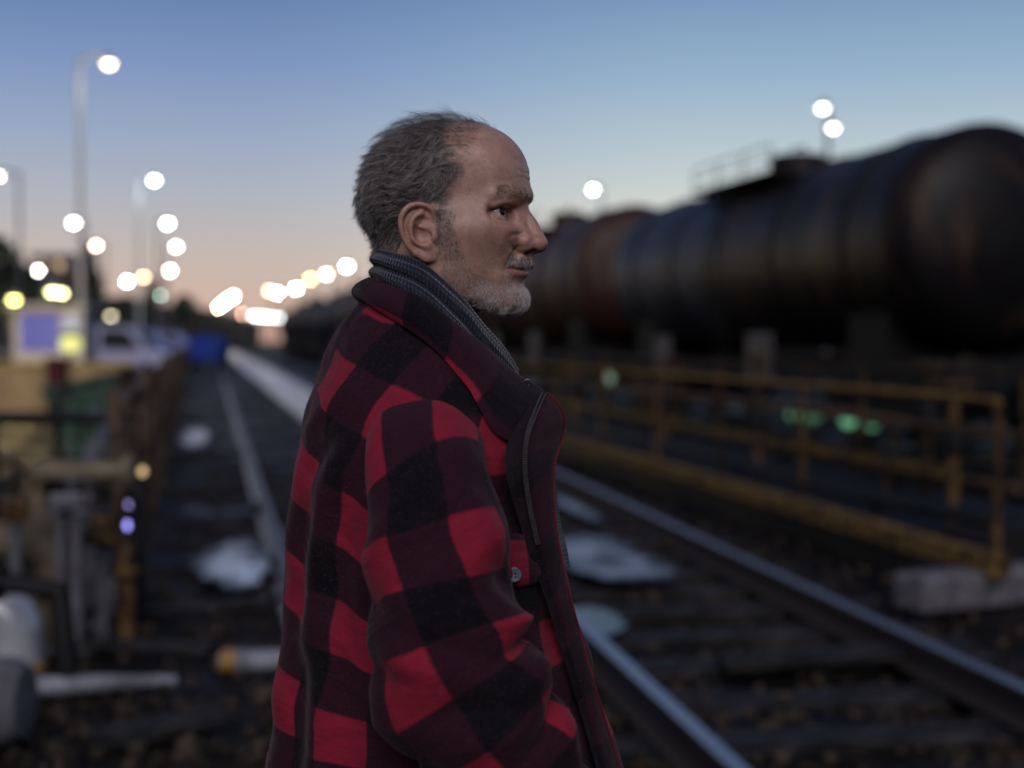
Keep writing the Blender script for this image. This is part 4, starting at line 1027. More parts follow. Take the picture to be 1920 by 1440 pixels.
def along(y0, y1, off=0.0): return (k1(y0) + off, y0), (k1(y1) + off, y1)
def bar(b, p, q, z0, z1, w):
    """a straight beam on plan from p to q"""
    p = np.array(p); q = np.array(q); d = (q - p) / np.linalg.norm(q - p); n = np.array([d[1], -d[0]]) * w / 2
    c = [p - n, p + n, q + n, q - n]; b.add([(a[0], a[1], z0) for a in c] + [(a[0], a[1], z1) for a in c], [(3, 2, 1, 0), (4, 5, 6, 7), (0, 1, 5, 4), (1, 2, 6, 5), (2, 3, 7, 6), (3, 0, 4, 7)])
pf = MB(); bar(pf, *along(9.3, 60, 1.0), -.05, .235, 1.8); o = pf.build('loading_platform', DARKST); tag(o, 'low dark steel loading platform between the two railings', 'platform')
kb = MB(); n_ = 7
for i in range(n_):
    a = 7.7 + (60 - 7.7) * i / n_; b_ = 7.7 + (60 - 7.7) * (i + 1) / n_ - .02; bar(kb, *along(a, b_, .0), .19, .30, .12)
o = kb.build('platform_kerb', YEL); tag(o, 'worn yellow kerb beam along the track side of the platform', 'kerb')
def railing(off, ys_, top, mid, y_end, label, cm, ym, posts_mat):
    root = empty('railing', (k1(ys_[0]) + off, ys_[0], .23)); L = np.array(root.location)
    tag(root, label, 'railing')
    for i, y_ in enumerate(ys_):
        m = MB(); x_ = k1(y_) + off; r_ = .022 if i else .028
        m.tube([np.array([x_, y_, .22]) - L, np.array([x_ + random.uniform(-.01, .01), y_, .7]) - L, np.array([x_ + random.uniform(-.015, .015), y_, top]) - L], r_, 10)
        m.box(np.array([x_, y_, .305 if off == 0 else .24]) - L, (.12, .12, .012)); m.build('post', posts_mat, root, True)
    ye = np.linspace(ys_[0], y_end, 26)
    m = MB(); m.tube([np.array([k1(q) + off, q, top + .006 * math.sin(q * 2.1)]) - L for q in ye], .020, 8); m.build('top_rail', YEL if off == 0 else cm, root, True)
    m = MB(); 
    ya, yb = (ys_[0] + .35, y_end); bar(m, (k1(ya) + off - .045, ya), (k1(yb) + off - .045, yb), mid - .03, mid + .03, .02); m.v = [tuple(np.array(v) - L) for v in m.v]; m.build('middle_rail', ym, root)
    m = MB(); zq = (top + mid) / 2 + .04; m.tube([np.array([k1(q) + off, q, zq]) - L for q in ye], .014, 6); m.build('upper_rail', cm, root, True)
railing(0, [7.75, 10.4, 12.15, 14.0, 16.1, 18.3, 20.7, 23.5, 27, 31, 36, 42], 1.15, .71, 42, 'rusty yellow railing standing on the yellow kerb nearest the track', RUST, YEL, RUST)
railing(1.85, [9.2, 10.8, 12.3, 13.6, 15.0, 16.3, 17.6, 19.2, 21, 23, 25.5, 28, 31, 35, 39], 1.22, .74, 42, 'dark rusty railing on the far side of the platform, below the tank cars', RUST, RUST, RUST)
cb_ = MB(); p = gp(1700, 1146); q = gp(2180, 1100); bar(cb_, p, q, 0, .20, .26)
o = cb_.build('concrete_beam', simple('old_concrete', (.17, .165, .18), .8, var=.6, scale=14, bump=.6)); tag(o, 'broken grey concrete beam lying on the ground by the right rail', 'beam')
bv = o.modifiers.new('worn', 'BEVEL'); bv.width = .03; bv.segments = 3
# ================================================================== tank cars
def tank_mat(name, col, lvl, streak=(.085, .05, .03)):
    t = NT(name); tc = t.tc(); v = tc.outputs['Object']; mp = t.n('ShaderNodeMapping'); mp.inputs['Scale'].default_value = (1.9, .4, .10); t.l(v, mp.inputs[0])
    s = t.noise(mp.outputs[0], 1.5, 6, .6, .6); n = t.noise(v, 1.2, 6, .65); f = t.noise(v, 14, 4, .7); oi = t.n('ShaderNodeObjectInfo')
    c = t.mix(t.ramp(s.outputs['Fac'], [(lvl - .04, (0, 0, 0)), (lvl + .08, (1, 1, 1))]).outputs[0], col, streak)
    c = t.mix(t.ramp(n.outputs['Fac'], [(.5, (0, 0, 0)), (.7, (.8, .8, .8))]).outputs[0], c, (.006, .006, .007))
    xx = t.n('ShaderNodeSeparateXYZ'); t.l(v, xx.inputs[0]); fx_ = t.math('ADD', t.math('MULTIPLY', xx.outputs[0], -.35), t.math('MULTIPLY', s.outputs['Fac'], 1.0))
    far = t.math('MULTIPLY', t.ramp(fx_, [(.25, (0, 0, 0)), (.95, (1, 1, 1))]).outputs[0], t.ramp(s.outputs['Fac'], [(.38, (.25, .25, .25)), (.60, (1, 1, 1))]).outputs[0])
    if name == 'tank_paint_dark': c = t.mix(far, c, (.030, .037, .060))  # blue-grey sheen of the far half, put into the paint colour
    r = t.math('ADD', t.math('MULTIPLY', n.outputs['Fac'], .4), .30)
    t.set(Base_Color=c, Roughness=r, Normal=t.bump(f.outputs['Fac'], .25, .01)); t.b.inputs['Specular IOR Level'].default_value = .22; return t.m
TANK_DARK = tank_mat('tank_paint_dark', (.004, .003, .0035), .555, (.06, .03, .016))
TANK_BLUE = tank_mat('tank_paint_grey', (.010, .012, .020), .56, (.07, .055, .045))
TANK_RUST = tank_mat('tank_paint_brown', (.034, .013, .009), .52, (.085, .055, .038))
FRAME = simple('car_frame', (.006, .0055, .006), .75, var=.4, scale=3, bump=.2)
IRON = simple('wheel_iron', (.03, .024, .02), .55, .4, var=.4, scale=10)
PLATE = simple('grey_plate', (.085, .08, .085), .6, var=.35, scale=4)
RT, ZC, LT = 1.45, 2.75, 11.6
def tank_car():
    root = empty('tank_car')
    prof = [(.02, -LT / 2 - .48), (.45, -LT / 2 - .45), (.9, -LT / 2 - .36), (1.2, -LT / 2 - .24), (1.36, -LT / 2 - .11), (RT, -LT / 2 + .08)]
    prof += [(RT, x) for x in np.linspace(-LT / 2 + .3, LT / 2 - .3, 12)] + [(r, -x) for r, x in prof[::-1]]
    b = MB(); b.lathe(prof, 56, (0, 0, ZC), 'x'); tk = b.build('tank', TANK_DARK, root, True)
    for x in (-4.5, -2.2, 2.2, 4.5):
        b = MB(); b.tube([(x, (RT + .012) * math.cos(a), ZC + (RT + .012) * math.sin(a)) for a in np.linspace(0, 2 * math.pi, 49)], .022, 6, False); b.build('hoop', FRAME, tk, True)
    b = MB(); b.lathe([(.46, 0), (.46, .30), (.50, .30), (.50, .36), (.40, .42), (.12, .44), (.02, .44)], 24, (0, 0, ZC + RT - .12)); h = b.build('hatch', TANK_DARK, tk, True)
    b = MB(); b.tube([(.2, 0, ZC + RT + .32), (.2, 0, ZC + RT + .42), (-.2, 0, ZC + RT + .42), (-.2, 0, ZC + RT + .32)], .02, 6); b.build('handle', FRAME, h)
    b = MB()
    b.box((0, .95, ZC + RT - .20), (3.4, .62, .05)); b.box((0, -.95, ZC + RT - .20), (3.4, .62, .05))
    for s in (-1, 1):
        for x in (-1.6, 0, 1.6): b.tube([(x, s * .95, ZC + RT - .55), (x, s * 1.0, ZC + RT - .22)], .03, 6)
    b.build('walkway', FRAME, root)
    b = MB()
    for s in (-1, 1):
        for x in (-1.65, -.55, .55, 1.65): b.tube([(x, s * 1.22, ZC + RT - .2), (x, s * 1.22, ZC + RT + .22)], .014, 6)
        for z in (.02, .22): b.tube([(-1.65, s * 1.22, ZC + RT + z), (1.65, s * 1.22, ZC + RT + z)], .014, 6)
    b.build('handrail', FRAME, root)
    for s in (-1, 1):
        b = MB()
        for x in (-.22, .22): b.tube([(x, s * 1.30, 1.0), (x, s * (RT + .14), ZC), (x, s * 1.2, ZC + RT - .2)], .022, 6)
        for k in range(9):
            z = 1.15 + k * .30; yy = np.interp(z, [1.0, ZC, ZC + RT - .2], [1.30, RT + .14, 1.2]); b.tube([(-.22, s * yy, z), (.22, s * yy, z)], .014, 6)
        b.build('ladder', FRAME, root)
    b = MB(); b.box((0, 0, 1.05), (13.0, .5, .32))
    for x in (-6.5, 6.5): b.box((x, 0, 1.05), (.25, 2.7, .34))
    for x in (-4.6, 4.6):
        b.box((x, 0, 1.22), (1.3, 2.2, .22))
        for s in (-1, 1): b.box((x, s * .95, 1.52), (1.1, .30, .62))
    for s in (-1, 1): b.box((0, s * 1.2, .95), (12.6, .10, .16))
    b.build('underframe', FRAME, root)
    for x in (-6.62, 6.62):
        for s in (-.85, .85):
            b = MB(); b.lathe([(.06, -.3), (.08, -.05), (.22, 0), (.24, .03), (.02, .05)], 16, (x, s, 1.02), 'x') if x > 0 else b.lathe([(.02, -.05), (.24, -.03), (.22, 0), (.08, .05), (.06, .3)], 16, (x, s, 1.02), 'x')
            b.build('buffer', IRON, root, True)
    b = MB(); b.box((1.5, -1.32, 1.16), (.95, .06, .78), bev=.02); b.build('side_plate', PLATE, root)
    b = MB(); b.box((-3.0, -1.32, 1.22), (.8, .06, .60), bev=.02); b.build('side_plate', PLATE, root)
    b = MB(); b.lathe([(.02, -.5), (.19, -.46), (.2, 0), (.19, .46), (.02, .5)], 16, (-1.2, -.7, .72), 'x'); b.build('air_tank', FRAME, root, True)
    for x in (-4.6, 4.6):
        bg_ = MB()
        for s in (-1, 1): bg_.prism([(x - 1.35, .62), (x - 1.2, .78), (x - .5, .62), (x + .5, .62), (x + 1.2, .78), (x + 1.35, .62), (x + 1.1, .42), (x + .45, .30), (x - .45, .30), (x - 1.1, .42)], s * 1.02 - .07, s * 1.02 + .07)
        bg_.box((x, 0, .62), (.5, 2.0, .24)); bo = bg_.build('bogie', FRAME, root)
        for dx in (-.92, .92):
            w_ = MB()
            for s in (-1, 1): w_.lathe([(.08, -.08), (.2, -.05), (.40, -.05), (.475, -.06), (.475, .05), (.43, .07), (.40, .03), (.2, .03), (.08, .06)], 28, (x + dx, s * .75, .475), 'y')
            w_.tube([(x + dx, -.95, .475), (x + dx, .95, .475)], .07, 10); w_.build('wheelset', IRON, bo, True)
    return root
def repaint(root, mat, old=TANK_DARK):
    for c in root.children:
        for o in (c,) + tuple(c.children):
            if o.type == 'MESH' and o.data.materials[0] is old:
                o.data = o.data.copy(); o.data.materials[0] = mat
car0 = tank_car(); tdir = np.array([-.228, .974]); tdir /= np.linalg.norm(tdir)
START = np.array([6.16, 17.7]) + tdir * (LT / 2 + .35)
PITCHC = 14.3
labels = ['large black tank car with a rusty side, nearest on the right', 'rusty brown tank car directly behind the nearest black one, beside the nose of the man',
          'third tank car from the right, seen small and mostly behind the head', 'fourth tank car from the right, hidden behind the man', 'fifth tank car, small and dark left of the shoulder',
          'sixth tank car, far off left of the collar', 'seventh tank car, very small down the line', 'last tank car at the far end of the train']
for i, lab in enumerate(labels):
    c = car0 if i == 0 else copy_tree(car0)
    p = START + tdir * PITCHC * i; c.location = (p[0], p[1], .05); c.rotation_euler = (0, 0, math.atan2(-tdir[1], -tdir[0]))
    tag(c, lab, 'tank car', 'tank cars of the train')
    if i: c.scale = (1, 1, (1.07, 1.06, 1.0, 1.05, 1.0, 1.06, 1.0)[i - 1])
    if i in (1, 4, 6): repaint(c, TANK_RUST)
    if i in (2, 5): repaint(c, TANK_BLUE)
# the rails the train stands on
def add_rail2(off, label):
    a = START - tdir * 25; b = START + tdir * 190; n = np.array([tdir[1], -tdir[0]]) * off
    V, F_ = rail_mesh([a + n + (b - a) * k / 12 for k in range(13)], -.10); o = mesh_obj('rail', V, F_, RAILM, smooth=False); tag(o, label, 'rail')
add_rail2(-.75, 'near rail under the wheels of the tank cars'); add_rail2(.75, 'far rail under the wheels of the tank cars')
# ================================================================== lamps, yard on the left, far things
POLE_FAR = simple('dim_pole_steel', (.08, .085, .095), .6, var=.25, scale=3)  # darker copy of the pole steel, so lamp glow does not bleach it
GALV = simple('galvanised_steel', (.42, .43, .45), .5, .3, var=.25, scale=3)
def lampglow(name, col, st): return glow(name, col, st)
WARM, COOL, WHITE, AMBER, GREEN = (1, .80, .52), (.80, .90, 1.0), (1, .95, .86), (1, .55, .20), (.35, 1, .55)
_gl = {}
def gl(col, st):
    k = (col, round(st, 1))
    if k not in _gl: _gl[k] = lampglow('lamp_light', col, st)
    return _gl[k]
def street_lamp(u, v, y, pole_u, col, label, size=.55, want=1.6, group='street lamps in the yard', arms=1, grp=True):
    """pole with an arm reaching to a lamp seen at survey point u, v at distance y"""
    P = at(u, v, y); pb = at(pole_u, v, y); H = P[2] + .15
    size = .30 if y < 75 else (.42 if y < 125 else .62)
    root = empty('street_lamp', (pb[0], y, 0)); tag(root, label, 'street lamp', group)
    m = MB(); k = max(1.0, y / 60); m.tube([(0, 0, 0), (0, 0, .9), (0, 0, .95), (0, 0, H)], [.11 * k ** .5, .11 * k ** .5, .075 * k ** .5, .055 * k ** .5], 12); m.build('pole', GALV if y in (37.7, 66) else POLE_FAR, root, True)
    for s in range(arms):
        dx = (P[0] - pb[0]) * (1 if s == 0 else -1); dz = 0 if s == 0 else -.0
        m = MB(); m.tube([(0, 0, H - .12), (dx * .4, 0, H + .05), (dx, 0, H + .06)], .05, 8); m.build('arm', GALV if y in (37.7, 66) else POLE_FAR, root, True)
        a = size / 2; m = MB(); m.lathe([(.02, .14), (a * .6, .12), (a * 1.0, .04), (a * 1.05, -.02), (a * .96, -.03)], 20, (dx, 0, H - .10)); hd = m.build('lamp_head', GALV, root, True)
        area = (size * FPX / y) ** 2 * .35; blur = 1500.0; st = min(max(min(want, 1.4) * blur / area, 3), 900)
        m = MB(); m.lathe([(a * .93, -.02), (a * .85, -.10 * size / .55), (a * .55, -.20 * size / .55), (.02, -.24 * size / .55)], 20, (dx, 0, H - .10)); m.build('lens', gl(col, st), hd, True)
    return root
left = [(204, 120, 37.7, 148, WARM, 'tallest lamp post at the left, warm white lamp on a short arm', .6, 2.4), (289, 338, 66, 260, COOL, 'bluish white street lamp right of the tallest post', .6, 1.3),
        (314, 418, 90, 295, WHITE, 'white street lamp just below the bluish one', .7, 2.2), (330, 462, 112, 313, (1, .86, .76), 'pinkish street lamp under the white one, low over the trees', .8, .95),
        (318, 506, 148, 306, WHITE, 'small white street lamp above the dull green light', .9, 2.0), (-4, 330, 60, 35, WARM, 'street lamp cut by the left edge of the photo', .6, 2.4),
        (138, 417, 84, 160, WHITE, 'white street lamp in front of the tallest pole', .7, 2.2), (180, 460, 104, 196, (1, .80, .60), 'peach coloured street lamp low beside the tallest pole', .8, .95),
        (71, 507, 120, 84, WHITE, 'small greenish white street lamp above the yard', .8, 1.6), (238, 527, 115, 248, COOL, 'white lamp between the two lamp poles, near the tree tops', .8, 2.2),
        (268, 518, 130, 278, (1, .68, .40), 'orange street lamp left of the fence end', .9, .8), (300, 553, 118, 292, (.5, .8, .65), 'dull green lamp low over the trees', .8, .35),
        (208, 592, 95, 216, (.9, .8, .5), 'faint yellow lamp low over the yard', .7, .35)]
for (u, v, y, pu, col, lab, sz, want) in left: street_lamp(u, v, y, pu, col, lab, sz, want)
right = [(1543, 203, 43, 1552, (1, .93, .87), 'upper lamp of the pole rising behind the black tank car', .6, 1.0), (1562, 240, 47, 1553, (1, .93, .87), 'lower lamp of the pole behind the black tank car', .5, 1.0), (1112, 355, 66, 1128, (.95, .92, .86), 'round lamp in the sky between the nose and the tank cars', .7, .95),
         (650, 498, 132, 662, WHITE, 'white lamp nearest the collar in the row of lamps', .9, 2.0), (612, 513, 147, 622, (1, .78, .58), 'peach lamp second from the collar in the row', .9, .95), (582, 522, 159, 592, (1, .62, .25), 'orange lamp third from the collar in the row', .9, 1.0),
         (555, 540, 187, 565, WHITE, 'bright white lamp fourth from the collar in the row', 1.0, 2.6), (520, 548, 204, 529, WHITE, 'bright white lamp fifth from the collar in the row', 1.0, 2.6), (505, 545, 214, 512, (1, .75, .55), 'pale lamp at the left end of the row beside the collar', 1.0, .6),
         (437, 555, 235, 444, WHITE, 'lamp at the top of the bright cluster over the track', 1.1, 2.4), (428, 561, 245, 435, WARM, 'second lamp from the top of the bright cluster over the track', 1.1, 2.2), (419, 568, 255, 426, WHITE, 'middle lamp of the bright cluster over the track', 1.1, 2.4),
         (410, 575, 270, 416, WARM, 'second lamp from the bottom of the bright cluster over the track', 1.1, 2.2), (400, 583, 285, 406, WHITE, 'fifth lamp down the bright cluster over the track', 1.2, 2.4), (388, 590, 300, 394, WHITE, 'lowest and brightest lamp of the cluster over the track', 1.2, 3.0),
         (479, 592, 200, 486, (.95, 1, .97), 'leftmost of the low white lamps below the row', 1.0, .75), (493, 593, 205, 500, WHITE, 'second from left of the low white lamps below the row', 1.0, .6), (507, 594, 210, 514, WHITE, 'third from left of the low white lamps below the row', 1.0, .5), (522, 595, 215, 529, (.8, .95, 1), 'rightmost of the low white lamps below the row', 1.0, .4), (455, 588, 225, 462, (1, .55, .40), 'dim red orange lamp beside the low white lamps', 1.0, .4)]
for (u, v, y, pu, col, lab, sz, want) in right: street_lamp(u, v, y, pu, col, lab, sz, want, 'lamps along the far side of the tracks')
# yellow yard lamps on short poles
street_lamp(26, 562, 45, 14, (1, .9, .25), 'yellow lamp on a short pole near the left edge', .5, 2.6, 'yellow yard lamps'); street_lamp(98, 547, 48, 84, (1, .95, .45), 'left one of the two joined yellow white lamps', .5, 2.8, 'yellow yard lamps'); street_lamp(116, 549, 50, 124, (1, .95, .45), 'right one of the two joined yellow white lamps', .5, 2.4, 'yellow yard lamps')
# low green lamps by the track on the right
def ground_lamp(u, v, y, col, label, st, w=.16):
    p = at(u, v, y); root = empty('signal_lamp', (p[0], y, 0)); tag(root, label, 'signal lamp', 'green signal lamps under the train')
    m = MB(); m.tube([(0, 0, 0), (0, 0, p[2] - .1)], .03, 8); m.build('post', DARKST, root, True)
    m = MB(); m.box((0, .06, p[2]), (w * 1.3, .16, w * 1.3), bev=.02); m.build('housing', DARKST, root)
    m = MB(); m.lathe([(w * .55, -.03), (w * .5, -.06), (w * .3, -.09), (.01, -.10)], 18, (0, -.0, p[2]), 'y'); m.build('lens', gl(col, st), root, True)
ground_lamp(1140, 710, 26, (.55, .9, .65), 'pale green signal lamp beside the open collar', .28, .20); ground_lamp(1487, 773, 19.5, GREEN, 'left green signal lamp behind the yellow railing', .24, .19); ground_lamp(1525, 780, 19.9, GREEN, 'dim green signal lamp between two brighter green ones', .12, .19); ground_lamp(1590, 786, 19.0, GREEN, 'brightest green signal lamp behind the yellow railing', .45, .20); ground_lamp(1635, 793, 19.4, GREEN, 'right green signal lamp behind the yellow railing', .28, .19)
# ---- rusty fence along the left side
fx = lambda y: -2.02 - .223 * (y - 7.4)
fence = empty('fence', (fx(7.2), 7.2, 0)); tag(fence, 'rusty pipe fence running along the left of the track into the distance', 'fence'); L = np.array(fence.location)
FR_ = rusty('fence_rust', (.12, .085, .062), (.03, .018, .012), .50, .7, 6)
yy = 7.2; i = 0
while yy < 90:
    h = 1.28 + random.uniform(-.05, .06); m = MB(); w = .035
    m.tube([np.array([fx(yy), yy, -.1]) - L, np.array([fx(yy) + random.uniform(-.03, .03), yy, h * .5]) - L, np.array([fx(yy) + random.uniform(-.05, .05), yy, h]) - L], w, 8); m.build('post', FR_, fence, True); yy += 1.25 if yy < 25 else 2.5; i += 1
for z in (.35, .75, 1.18):
    m = MB(); m.tube([np.array([fx(q) + .015 * math.sin(q * 3), q, z + .02 * math.sin(q * 1.3 + z)]) - L for q in np.concatenate([np.linspace(7.0, 25, 30), np.linspace(27, 90, 20)])], .022, 6); m.build('fence_rail', FR_, fence, True)
m = MB(); r = np.random.default_rng(11)
for q in np.linspace(7.0, 30, 230):
    a = r.uniform(.1, .9); m.tube([np.array([fx(q) + r.normal() * .02, q, r.uniform(.02, .3)]) - L, np.array([fx(q + a * .4) + r.normal() * .03, q + a * .4, r.uniform(.7, 1.25)]) - L], .008, 4)
m.build('wire_mesh', FR_, fence)
# ---- pipework at the lower left
CREAM = simple('cream_pipe_paint', (.22, .18, .12), .5, var=.6, scale=6, bump=.2); WHITEP = simple('white_pipe_metal', (.55, .57, .60), .2, .25, var=.4, scale=5, bump=.1)
PALEP = simple('pale_pipe', (.27, .29, .33), .45, var=.6, scale=9, bump=.3); GREYP = simple('grey_pipe', (.15, .15, .17), .6, var=.55, scale=6, bump=.2); TANP = simple('tan_pipe', (.17, .13, .085), .6, var=.6, scale=5, bump=.25); BLACKP = simple('black_pipe', (.006, .006, .007), .6, var=.3, scale=5)
def arc(c, r, a0, a1, n=10): return [np.array(c) + r * np.array([math.cos(a), 0, math.sin(a)]) for a in np.linspace(a0, a1, n)]
def flange(m, p, ax, r, t=.025):
    p = np.array(p); ax = np.array(ax, float); ax /= np.linalg.norm(ax); m.tube([p - ax * t, p + ax * t], r, 18)
y = 7.2; A = at(242, 882, y); B = at(96, 884, y); C = at(74, 960, y)
root = empty('pipe_bend', (C[0], y, 0)); L = np.array(root.location); tag(root, 'cream pipe bent like an upside-down L above the thick tan pipe', 'pipe')
m = MB(); m.tube([A - L, B - L] + [p - L for p in arc((B[0], y, B[2] - .09), .09, R(90), R(180), 9)] + [C - L, np.array([C[0], y, .0]) - L], .056, 16); m.build('pipe', CREAM, root, True)
m = MB(); flange(m, np.array([C[0], y, C[2] - .06]) - L, (0, 0, 1), .085); m.build('flange', CREAM, root, True); m = MB(); flange(m, A - L, (1, 0, 0), .08); m.build('flange', CREAM, root, True)
m = MB(); p = at(135, 940, y - .05) - L; m.tube([p + np.array([-.1, 0, 0]), p + np.array([.11, 0, 0])], .045, 12); m.tube([p, p + np.array([0, 0, .12])], .02, 8); m.tube([p + .06 * np.array([math.cos(a), math.sin(a), 0]) + np.array([0, 0, .12]) for a in np.linspace(0, 6.283, 16)], .010, 6); m.build('valve', GREYP, root, True)
y = 6.9; A = at(-110, 1010, y); B = at(60, 1018, y)
root = empty('pipe_bend', (B[0], y, 0)); L = np.array(root.location); tag(root, 'thick tan pipe curving down to the ground at the left edge', 'pipe')
m = MB(); m.tube([A - L, B - L] + [p - L for p in arc((B[0], y, B[2] - .12), .12, R(90), R(0), 9)] + [np.array([B[0] + .12, y, -.05]) - L], .100, 20); m.build('pipe', TANP, root, True)
m = MB(); flange(m, np.array([B[0] + .12, y, .28]) - L, (0, 0, 1), .15); m.build('flange', TANP, root, True)
y = 6.2; A = at(-60, 1290, y); B = at(48, 1112, y)
root = empty('pipe_bend', (B[0], y, 0)); L = np.array(root.location); tag(root, 'shiny white metal pipe elbow at the left edge', 'pipe')
m = MB(); c0 = at(-18, 1190, y); m.tube([p - L for p in arc((c0[0], y, c0[2]), .12, R(150), R(-8), 14)] + [np.array([c0[0] + .122, y, c0[2] - .10]) - L, np.array([c0[0] + .122, y, -.05]) - L], .108, 22); m.build('pipe', WHITEP, root, True)
m = MB(); m.tube([np.array([c0[0] + .122, y, c0[2] - .16]) - L, np.array([c0[0] + .122, y, c0[2] - .12]) - L], .116, 20); m.build('collar', simple('ochre_reflection', (.50, .27, .06), .5, var=.3), root, True)  # ochre ring painted for the warm lamp reflection on the elbow
y = 5.2; A = at(20, 1262, y); b = MB(); b.lathe([(.02, -.2), (.15, -.2), (.16, -.15), (.16, .14), (.13, .19), (.02, .20)], 22, (A[0] - .10, y - .1, .17), 'x'); o = b.build('drum', GREYP, None, True); tag(o, 'grey drum lying under the white pipe elbow', 'drum')
for (u, v0, v1, lab) in ((113, 962, 1172, 'left one of two thin grey pipe stands'), (142, 962, 1180, 'right one of two thin grey pipe stands')):
    y = 6.7; p = at(u, v0, y); m = MB(); root = empty('pipe_stand', (p[0], y, 0)); tag(root, lab, 'stand', 'grey pipe stands'); m.tube([(0, 0, 0), (0, 0, p[2])], .026, 10); m.build('post', GREYP, root, True); m = MB(); m.box((0, 0, .01), (.14, .14, .02)); m.build('base_plate', GREYP, root); m = MB(); m.box((0, 0, p[2] + .008), (.12, .1, .016)); m.build('saddle', GREYP, root)
p = ground_at(60, 1290, .04); q = ground_at(330, 1276, .03); m = MB(); m.tube([p - np.array([.12, 0, 0]), p, (p + q) / 2 + np.array([0, 0, .006]), q], [.045, .045, .036, .022], 14); o = m.build('plastic_pipe', PALEP, None, True); tag(o, 'long pale pipe lying on the earth below the white elbow', 'pipe')
p = ground_at(412, 1240, .04); q = ground_at(640, 1236, .04); m = MB(); m.tube([p, p + np.array([.03, 0, 0]), q], [.040, .052, .050], 16); root = m.build('plastic_pipe', PALEP, None, True); tag(root, 'short pale pipe on the ground touching the back of the jacket', 'pipe')
m = MB(); m.tube([p + np.array([.01, 0, 0]), p + np.array([.075, 0, .0])], .0545, 16); m.build('end_band', simple('amber_band', (.36, .20, .06), .4, var=.5, scale=30), root, True)
p = ground_at(185, 1180); m = MB(); m.tube([p, p + np.array([.05, 0, .12]), p + np.array([.10, .02, .26])], [.035, .032, .028], 12); o = m.build('stake', WHITEP, None, True); tag(o, 'short white stake leaning beside the pipe stands', 'stake')
y = 8.2; A = at(-40, 782, y); B = at(258, 784, y); root = empty('pipeline', (B[0], y, 0)); L = np.array(root.location); tag(root, 'dark horizontal pipeline in front of the green skip', 'pipe'); m = MB(); m.tube([A - L, B - L], .032, 12); m.build('pipe', BLACKP, root, True)
for k in (.1, .5, .93):
    p = A * (1 - k) + B * k - L; m = MB(); m.tube([p, np.array([p[0], p[1], 0])], .022, 8); m.build('support', BLACKP, root, True)
# ---- green skip, red cabinet, kiosk, tan wall, trolley
GREENP = rusty('green_skip_paint', (.05, .095, .065), (.02, .02, .018), .55, .6, 2); REDP = simple('dark_red_paint', (.09, .014, .016), .5, var=.3)
y = 17; a = at(118, 775, y); b = at(238, 775, y); root = empty('skip', ((a[0] + b[0]) / 2, y, 0)); w = b[0] - a[0]; tag(root, 'green steel skip with sloping sides behind the pipeline', 'skip')
m = MB(); zt = 1.08; m.prism([(-w / 2 + .1, 0.08), (w / 2 - .15, .08), (w / 2, zt), (-w / 2 - .25, zt - .22)], 0, 1.6); sk = m.build('body', GREENP, root); 
for q in (0, 1.6): m = MB(); m.tube([(-w / 2 - .27, q, zt - .20), (w / 2 + .02, q, zt + .02)], .04, 8); m.build('rim', GREENP, root)
for k in range(3): m = MB(); m.box((-w / 2 + .2 + k * (w - .5) / 2, -.04, .48), (.06, .08, .7)); m.build('rib', GREENP, sk)
y = 26; a = at(108, 705, y); root = empty('cabinet', (a[0], y, 0)); tag(root, 'narrow dark red cabinet in front of the tan wall', 'cabinet'); m = MB(); m.box((0, 0, .58), (.34, .34, 1.1), bev=.02); m.build('body', REDP, root); m = MB(); m.box((0, 0, 1.15), (.40, .40, .06), bev=.01); m.build('roof', REDP, root); m = MB(); m.box((0, -.175, .6), (.26, .015, .9)); d = m.build('door', REDP, root); m = MB(); m.box((.09, -.19, .6), (.02, .02, .12)); m.build('handle', STEEL, d)
y = 30; a = at(-120, 690, y); b = at(250, 690, y); m = MB(); m.box(((a[0] + b[0]) / 2, y, .48), (b[0] - a[0], .25, .98)); root = m.build('yard_wall', simple('tan_render', (.48, .33, .16), .85, var=.4, scale=1.2, bump=.3)); tag(root, 'low tan yard wall lit by the yellow lamps', 'wall'); m = MB(); m.box(((a[0] + b[0]) / 2, y, 1.0), (b[0] - a[0] + .1, .34, .06)); cp = m.build('coping', simple('yellow_coping', (.60, .42, .05), .7, var=.3), root)
y = 38; a = at(90, 625, y); root = empty('kiosk', (a[0], y, 0)); tag(root, 'small kiosk with a glowing blue violet front behind the wall', 'kiosk')
KW = simple('kiosk_panel', (.45, .45, .5), .6, var=.2); m = MB(); m.box((0, .6, 1.2), (1.9, 1.2, 2.3), bev=.02); m.build('wall', KW, root); m = MB(); m.box((0, .5, 2.40), (2.2, 1.6, .10), bev=.02); m.build('roof', KW, root)
m = MB(); m.box((-.20, -.03, 1.72), (1.05, .06, 1.0), bev=.01); m.build('screen', glow('blue_screen', (.20, .22, .85), .4), root); m = MB(); m.box((.62, -.03, 1.75), (.3, .06, .9)); m.build('window', glow('pale_window', (.75, .85, 1.0), .5), root); m = MB(); m.box((.62, -.03, .55), (.55, .05, 1.1)); m.build('door', KW, root)
y = 36; a = at(132, 643, y); root = empty('lantern', (a[0], y, 0)); tag(root, 'low yellow green lantern right of the kiosk', 'lantern'); m = MB(); m.tube([(0, 0, 0), (0, 0, a[2] - .2)], .05, 8); m.build('post', DARKST, root); m = MB(); m.lathe([(.02, -.2), (.22, -.18), (.26, 0), (.2, .18), (.02, .2)], 14, (0, 0, a[2])); m.build('globe', gl((.85, .85, .25), 1.2), root, True); m = MB(); m.lathe([(.28, .16), (.2, .26), (.02, .30)], 14, (0, 0, a[2])); m.build('cap', DARKST, root)
